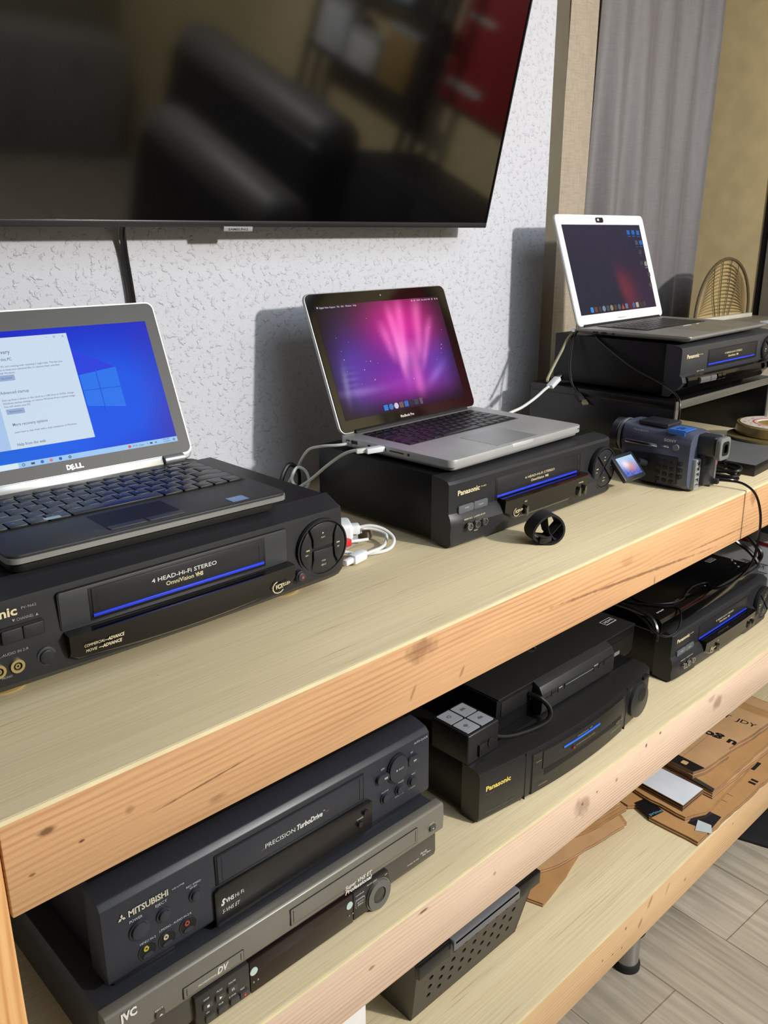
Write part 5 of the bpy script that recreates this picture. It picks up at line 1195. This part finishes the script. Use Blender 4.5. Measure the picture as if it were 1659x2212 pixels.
b = MB(); b.box(0, .239, 0, .20, 0, .262, .001); b.build('carton', mat('bright_white_card', (226, 226, 224), .6), wp)
b = MB(); b.text('LILLIAN', .150, .157, .012, .070, y=-.0004); b.build('lettering', mat('brown_red_print', (170, 80, 60), .5), wp)
# perforated basket
bk = thing('storage_basket', 'dark grey perforated plastic basket with clip handle on the bottom shelf', 'basket', (.595, .121, -.768))
BKM = mat('dark_grey_basket', (56, 54, 51), .42); LIDG = mat('grey_handle', (108, 110, 116), .35)
W_, D_, H_ = .270, .30, .138
def bx(u, z): return -.016*z/H_+u*(W_+.032*z/H_)
T_ = .0025
# front wall built around its holes: a plate with cut cells
def holed_wall(nx, x0, x1, nz, z0, z1, fn, rad, skip):
    b = MB(); bm = b.bm; cell = {}
    dx, dz = (x1-x0)/nx, (z1-z0)/nz
    def V(x, z, k=0):
        key = (round(x, 6), round(z, 6), k)
        if key not in cell: cell[key] = bm.verts.new(fn(x, z, k))
        return cell[key]
    for k in (0, 1):
        for i in range(nx):
            for j in range(nz):
                xa, xb, za, zb = x0+i*dx, x0+(i+1)*dx, z0+j*dz, z0+(j+1)*dz
                if skip(i, j): 
                    bm.faces.new([V(xa, za, k), V(xb, za, k), V(xb, zb, k), V(xa, zb, k)]); continue
                cx, cz = (xa+xb)/2, (za+zb)/2; m = 8; R = []
                for q in range(m): a = 2*PI*(q+.5)/m+PI; R.append((cx+rad*math.cos(a), cz+rad*math.sin(a)))
                C = [(xa, za), (xb, za), (xb, zb), (xa, zb)]
                for s_ in range(4):
                    a, c = C[s_], C[(s_+1) % 4]; r0, r1, r2 = R[(2*s_) % m], R[(2*s_+1) % m], R[(2*s_+2) % m]
                    bm.faces.new([V(*a, k), V(*c, k), V(*r2, k), V(*r1, k)])
                    bm.faces.new([V(*a, k), V(*r1, k), V(*r0, k)])
                if k:
                    for q in range(m): bm.faces.new([V(*R[q], 0), V(*R[(q+1) % m], 0), V(*R[(q+1) % m], 1), V(*R[q], 1)])
    bmesh.ops.recalc_face_normals(bm, faces=bm.faces)
    return b
def fy(z): return -.028*z/H_
b = holed_wall(11, 0, .285, 6, 0, H_, lambda x, z, k: (bx(x/.285, z), fy(z)+k*T_, z), .0052, lambda i, j: not (1 <= i <= 9 and 1 <= j <= 4))
b.build('front_wall', BKM, bk)
b = MB()
secs = [(0, .0), (H_, 1.0)]
for x_, s_ in ((0, -1), (1, 1)):
    A = [(bx(x_, z)+(0 if s_ > 0 else 0), fy(z), z) for z in (0, H_)]
    B = [(bx(x_, z), D_+.02*z/H_, z) for z in (0, H_)]
    o = -s_*T_
    b.loft([[A[0], B[0], B[1], A[1]], [(p[0]+o, p[1], p[2]) for p in (A[0], B[0], B[1], A[1])]])
b.loft([[(bx(0, 0), D_, 0), (bx(1, 0), D_, 0), (bx(1, H_), D_+.02, H_), (bx(0, H_), D_+.02, H_)], [(bx(0, 0), D_-T_, 0), (bx(1, 0), D_-T_, 0), (bx(1, H_), D_+.02-T_, H_), (bx(0, H_), D_+.02-T_, H_)]])
b.build('side_walls', BKM, bk)
b = MB(); b.box(.001, W_-.001, .001, D_-.001, 0, .003); b.build('bottom', BKM, bk)
b = MB(); b.box(-.0175, W_+.0175, -.031, .330, H_, H_+.010, .003); b.box(-.0175, .055, -.035, -.024, H_-.018, H_+.008, .002); b.box(W_-.045, W_+.0185, -.035, -.024, H_-.018, H_+.008, .002); b.build('lid', mat('black_lid', (20, 20, 21), .35), bk)
b = MB(); b.box(.056, W_-.046, -.040, -.020, H_+.001, H_+.0125, .004); b.box(.056, W_-.046, -.040, -.036, H_-.008, H_+.010, .0015); b.build('clip_handle', LIDG, bk)
b = MB()
for i in range(9): b.box(-.0006, .002, .03+i*.02, .034+i*.02, .02+(i % 2)*.015, .026+(i % 2)*.015)
b.build('side_holes', GAP, bk)

# flattened cardboard, each sheet its own thing
def sheet_box(label, pts, z0, th, m, rz=0, loc=(0, 0), ragged=.0015, name='flattened_box', layers=2, group='flattened cardboard boxes'):
    t = thing(name, label, 'cardboard box', (loc[0], loc[1], z0), rz, group)
    n = len(pts); P = []
    for i in range(n):
        a, c = Vector(pts[i]), Vector(pts[(i+1) % n]); ln = (c-a).length; k = max(1, int(ln/.02))
        for j in range(k):
            q = a+(c-a)*j/k
            if 0 < j: q += Vector((random.uniform(-1, 1), random.uniform(-1, 1)))*ragged
            P.append((q.x, q.y))
    lt = th/layers
    for l in range(layers):
        off = .002*l
        b = MB(); b.prism([(x+off, y+off*.5) for x, y in P], l*lt+.0003, (l+1)*lt-.0009, axis='z'); b.build('flute_layer', CARDE, t)
        b = MB(); b.prism([(x+off, y+off*.5) for x, y in P], (l+1)*lt-.0009, (l+1)*lt, axis='z'); b.build('face_sheet', m, t)
    return t
Z = -.768
s1 = sheet_box('widest flattened box at the bottom of the right pile with glossy tape on its corner', [(0, 0), (.33, -.006), (.62, .005), (.62, .40), (.02, .40), (.002, .165), (.035, .14), (.03, .12), (0, .112)], Z, .0100, CARD2, 0, (1.319, .002))
b = MB(); b.prism([(.042, .045), (.112, .050), (.112, .004), (.050, .000)], .0100, .0108, axis='z', bev=.0003); tp = b.build('glossy_tape', mat('black_glossy_tape', (30, 33, 40), .15), s1)
b = MB(); b.prism([(.030, .022), (.066, .034), (.070, .006), (.046, -.008)], .0108, .0116, axis='z'); b.build('clear_tape', mat('crumpled_tape', (186, 196, 198), .15), tp)
b = MB(); b.prism([(.020, .160), (.058, .150), (.040, .100), (.002, .108)], .0100, .0108, axis='z'); q = b.build('black_tape', mat('black_tape_print', (16, 18, 24), .35), s1)
b = MB(); b.text('prime', .006, .112, .0075, .035, y=.0108, plane='z', bold=.02, rot=-.3); b.build('tape_lettering', mat('tape_blue_print', (92, 150, 176), .5), q)
b = MB(); b.box(.17, .171, .02, .05, .0100, .0103); b.box(.20, .201, .02, .06, .0100, .0103); b.box(.275, .283, .004, .020, .0100, .0103); b.box(.288, .296, .004, .020, .0100, .0103); b.rr(.33, .37, .03, .06, .002, .0100, .0102, axis='z'); b.build('printed_marks', INK, s1)
s2 = sheet_box('flattened box second from the bottom of the right pile with dark torn edge', [(0, .0), (.05, -.022), (.145, -.020), (.30, -.015), (.60, 0), (.60, .36), (.0, .36), (.015, .17), (.004, .10)], Z+.0112, .0080, CARD2, 0, (1.362, .054))
b = MB(); b.prism([(.0, .16), (.03, .155), (.028, .132), (.002, .135)], .0090, .0098, axis='z'); b.build('blue_tape_scrap', mat('pale_blue_scrap', (120, 160, 184), .4), s2)
s3 = sheet_box('pale flattened box in the middle of the right pile with black corner bracket print', [(0, 0), (.27, -.008), (.48, 0), (.48, .32), (.01, .32)], Z+.0190, .0085, CARD, 0, (1.463, .044))
b = MB(); b.box(.165, .172, .004, .060, .0085, .0088); b.box(.172, .200, .004, .011, .0085, .0088); b.box(.165, .20, .054, .060, .0085, .0088); b.build('printed_bracket', INK, s3)
wpk = sheet_box('flat black pack with a shiny white top sheet in the right pile', [(0, 0), (.087, -.002), (.092, .11), (.008, .11)], Z+.0192, .0150, mat('dark_pack_side', (60, 44, 38), .7), 0, (1.376, .068), .0003, 'white_flat_pack', 3, None)
b = MB(); b.prism([(.001, .001), (.086, -.001), (.091, .109), (.009, .109)], .0150, .0158, axis='z'); b.build('top_sheet', mat('glossy_white_sheet', (214, 220, 230), .2), wpk)
s4 = sheet_box('flattened box with black torn strip near the top of the right pile', [(0, 0), (.25, -.002), (.42, .0), (.42, .28), (.03, .28), (.02, .13)], Z+.0275, .0080, CARD2, 0, (1.467, .046))
b = MB(); b.prism([(.0, .0), (.012, .002), (.034, .13), (.02, .13)], .0080, .0092, axis='z'); b.build('torn_dark_strip', mat('dark_torn_strip', (52, 48, 46), .6), s4)
s5 = sheet_box('topmost flattened box of the right pile with upside down lettering', [(0, 0), (.035, -.012), (.135, -.020), (.150, -.012), (.24, -.024), (.34, -.03), (.34, .24), (.02, .24)], Z+.0355, .0190, CARD, 0, (1.478, .100), .0008)
b = MB(); b.prism([(.001, .0), (.032, -.011), (.050, .20), (.012, .20)], .0190, .0194, axis='z'); q = b.build('black_band', INK, s5)
b = MB(); b.rr(.012, .026, .024, .038, .002, .0194, .0197, axis='z'); b.build('band_logo', mat('kraft_logo', (200, 170, 120), .6), q)
b = MB(); b.text('how are we', .020, .060, .006, .03, y=.0194, plane='z', rot=1.5); b.text('doing?', .028, .060, .006, .02, y=.0194, plane='z', rot=1.5); b.build('band_lettering', WHITE, q)
b = MB(); b.text('u got good', .186, -.016, .024, .20, y=.0190, plane='z', bold=.045, rot=1.60); b.build('printed_slogan', INK, s5)
b = MB(); b.text('8T  JDY', .272, .078, .017, .095, y=.0190, plane='z', rot=-1.50, bold=.01); b.build('printed_code', INK, s5)
b = MB(); b.box(.02, .165, .046, .0468, .019, .0192); b.build('crease', CARDE, s5)
s6 = sheet_box('dark taped box edge lying deepest on the right pile', [(0, 0), (.24, -.03), (.24, .10), (0, .10)], Z+.0545, .0100, mat('black_tape_print', (16, 18, 24), .35), 0, (1.62, .225), .001)

# left pile, under the pale rail
L1 = sheet_box('lowest flattened box of the left pile with a folded tip beside the basket', [(0, 0), (.018, -.052), (.110, -.038), (.26, .0), (.34, -.035), (.375, .02), (.37, .25), (.02, .25)], Z, .0070, CARD2, 0, (.932, .174), .0006, group='flattened cardboard boxes in the left pile')
L2 = sheet_box('second flattened box of the left pile with a bright front crease', [(0, 0), (.10, -.035), (.30, -.062), (.33, -.02), (.30, .24), (.0, .24)], Z+.0070, .0080, CARD, 0, (.952, .195), .0012, group='flattened cardboard boxes in the left pile')
L3 = sheet_box('third flattened box of the left pile with notched edge', [(0, 0), (.13, -.01), (.20, -.03), (.31, -.045), (.33, .03), (.33, .22), (0, .22)], Z+.0150, .0090, CARD2, 0, (.985, .200), .002, group='flattened cardboard boxes in the left pile')
L4 = sheet_box('fourth flattened box of the left pile with torn right end', [(0, .01), (.10, -.008), (.24, -.030), (.27, .0), (.26, .20), (0, .20)], Z+.0240, .0100, CARD, 0, (1.045, .195), .003, group='flattened cardboard boxes in the left pile')
L5 = sheet_box('topmost flattened box of the left pile under the pale rail', [(0, 0), (.12, -.02), (.20, -.022), (.24, .03), (.23, .18), (0, .18)], Z+.0340, .0120, CARD2, 0, (1.075, .190), .001, group='flattened cardboard boxes in the left pile')

# ------------------------------------------------------------ far right behind the riser
gb = thing('grey_storage_bin', 'flat topped grey box behind the right laptop at the bench end', 'box', (1.93, .32, 0))
GBX = mat('warm_grey_box', (128, 122, 110), .6, vary=.08)
b = MB(); b.box(0, .60, 0, .255, 0, .186, .004); b.build('body', GBX, gb)
b = MB(); b.box(-.006, .606, -.006, .262, .178, .196, .004); b.build('lid', mat('warm_grey_lid', (140, 134, 120), .55, vary=.1), gb)
b = MB(); b.box(.36, .44, .05, .11, .196, .203, .002); b.build('white_scrap', WPL, gb)
b = MB(); b.box(.45, .60, .01, .10, .196, .199, .001); b.build('dark_mat', RUBBER, gb)
fn = thing('woven_fan', 'brown woven fan shaped rack with a white base bar at the far right', 'rack', (2.318, .553, .196), -.03)
FB = mat('brown_cane', (136, 116, 76), .6, vary=.1)
def arch(w_, h_, k=22): return [(w_*math.cos(PI*i/k)*(1-.06*math.sin(PI*i/k)), 0, .012+h_*math.sin(PI*i/k)**.85) for i in range(k+1)]
b = MB(); b.tube(arch(.155, .160), .0045, sub=1); b.build('outer_rim', mat('dark_cane', (92, 78, 50), .6), fn)
b = MB()
for k in range(1, 15):
    f = k/15
    pts = [(x*(1-.02*f)*(.96), .004, z_*1.0) for x, y_, z_ in arch(.149, .156*f)]
    b.tube(pts, .0017, n=5, sub=1)
b.build('woven_ribs', FB, fn)
b = MB()
for a in (-.07, -.025, .025, .07): b.tube([(a*.55, .002, .012), (a*.9, .002, .08), (a, .002, .012+.160*math.sqrt(max(0, 1-(a/.155)**2))**.9)], .0016, n=5)
b.build('uprights', mat('dark_cane', (92, 78, 50), .6), fn)
b = MB()
b.prism([(x, z_) for x, y_, z_ in arch(.147, .152)], .008, .010); b.build('backing', mat('tan_backing', (176, 156, 110), .7), fn)
b = MB(); b.box(-.172, .168, -.010, .012, 0, .012, .002); b.build('base_bar', mat('white_bar', (206, 200, 186), .5), fn)

# ------------------------------------------------------------ what the television glass mirrors, behind the camera
def sofa(loc, ln, h, label, r=.12):
    t = thing('sofa', label, 'sofa', loc)
    LE = mat('grey_leather', (84, 84, 82), .5); LD = mat('dark_leather', (16, 16, 17), .5)
    b = MB(); b.box(-.13, .13, -ln/2, ln/2, .06, h-.10, .05, 4); b.build('back_shell', LD, t)
    b = MB(); b.loft([[(r*k*math.cos(a), y, h-.11+r*k*math.sin(a)*.9) for a in [2*PI*i/24 for i in range(24)]] for y, k in ((-ln/2, .5), (-ln/2+.03, .9), (-ln/2+.08, 1), (ln/2-.08, 1), (ln/2-.03, .9), (ln/2, .5))]); b.build('headrest_roll', LE, t, smooth=1.0)
    b = MB(); b.box(.10, .22, -ln/2+.05, ln/2-.05, .10, .42, .05, 4); b.build('seat', LD, t)
    for x in (-.08, .16):
        for y in (-ln/2+.08, ln/2-.08):
            b = MB(); b.disc(x, y, .022, 0, .10, axis='z'); b.build('leg', RUBBER, t)
    return t
sofa((1.90, -1.28, FZ), .95, .84, 'low dark sofa mirrored in the television, nearer one')
sofa((2.26, -1.62, FZ), 1.15, 1.06, 'tall dark sofa mirrored in the television, behind the low one')
rb = thing('red_poster', 'red printed poster on the right wall mirrored in the television', 'poster', (2.60, -.80, .26), 0)
b = MB(); b.box(-.008, .008, -.17, .26, 0, 1.05, .002); b.build('panel', mat('red_banner', (170, 24, 26), .5), rb)
b = MB(); b.box(-.010, -.007, -.14, .04, .06, .09); b.box(-.010, -.007, -.14, .0, .30, .32); b.build('pale_print', mat('pale_print', (200, 190, 180), .6), rb)
rk = thing('metal_rack', 'black metal rack with pale boxes mirrored in the television', 'rack', (2.50, -1.02, FZ), 0)
for x in (0, .075):
    for y in (-.68, .02):
        b = MB(); b.box(x-.012, x+.012, y-.012, y+.012, 0, 2.3); b.build('post', RUBBER, rk)
for z in (1.15, 1.45, 1.80):
    b = MB(); b.box(-.014, .088, -.695, .035, z, z+.02); b.build('shelf', RUBBER, rk)
for i, (y, z, hh, c) in enumerate(((-.64, 1.172, .20, (196, 198, 200)), (-.43, 1.172, .14, (200, 200, 196)), (-.22, 1.172, .22, (150, 120, 60)), (-.60, 1.472, .22, (206, 206, 206)), (-.32, 1.472, .24, (170, 176, 184)))):
    q = thing('storage_carton', ('grey carton on the rack mirrored in the television', 'low white carton on the rack mirrored in the television', 'ochre carton on the rack mirrored in the television', 'white carton on the top shelf of the mirrored rack', 'slate carton on the top shelf of the mirrored rack')[i], 'carton', (2.498, -1.02+y, FZ+z))
    b = MB(); b.box(.0, .08, 0, .18, 0, hh, .003); b.build('carton', mat('carton_%d_%d_%d' % c, c, .6), q)
    b = MB(); b.box(-.001, .081, -.001, .181, hh-.02, hh+.001, .001); b.build('carton_lid', mat('carton_lid', (160, 160, 156), .6), q)
bc = thing('low_cabinet', 'low black cabinet on the floor right of the workbench front', 'cabinet', (2.25, -.95, FZ))
b = MB(); b.box(0, .34, 0, .72, .02, 1.0, .006); b.build('body', mat('black_cabinet', (20, 20, 21), .5), bc)
for y in (.01, .365):
    b = MB(); b.box(-.016, -.001, y, y+.345, .05, .97, .003); dd = b.build('door', mat('black_cabinet', (20, 20, 21), .5), bc)
    b = MB(); b.box(-.03, -.016, y+.30, y+.31, .45, .58, .002); b.build('handle', CHROME, dd)
b = MB(); b.box(.01, .33, .01, .71, 0, .02); b.build('plinth', RUBBER, bc)
cb = thing('white_cabinet', 'pale cabinet mirrored in the upper left of the television', 'cabinet', (1.9, -3.34, FZ))
b = MB(); b.box(-.6, .6, -.18, .18, 0, .62, .006); b.build('body', mat('pale_cabinet', (150, 150, 144), .5), cb)
for x in (-.58, .01):
    b = MB(); b.box(x, x+.57, .18, .2, .05, .59, .004); dd = b.build('door', mat('pale_cabinet', (150, 150, 144), .5), cb)
    b = MB(); b.box(x+.25, x+.33, .2, .215, .50, .515, .003); b.build('handle', CHROME, dd)
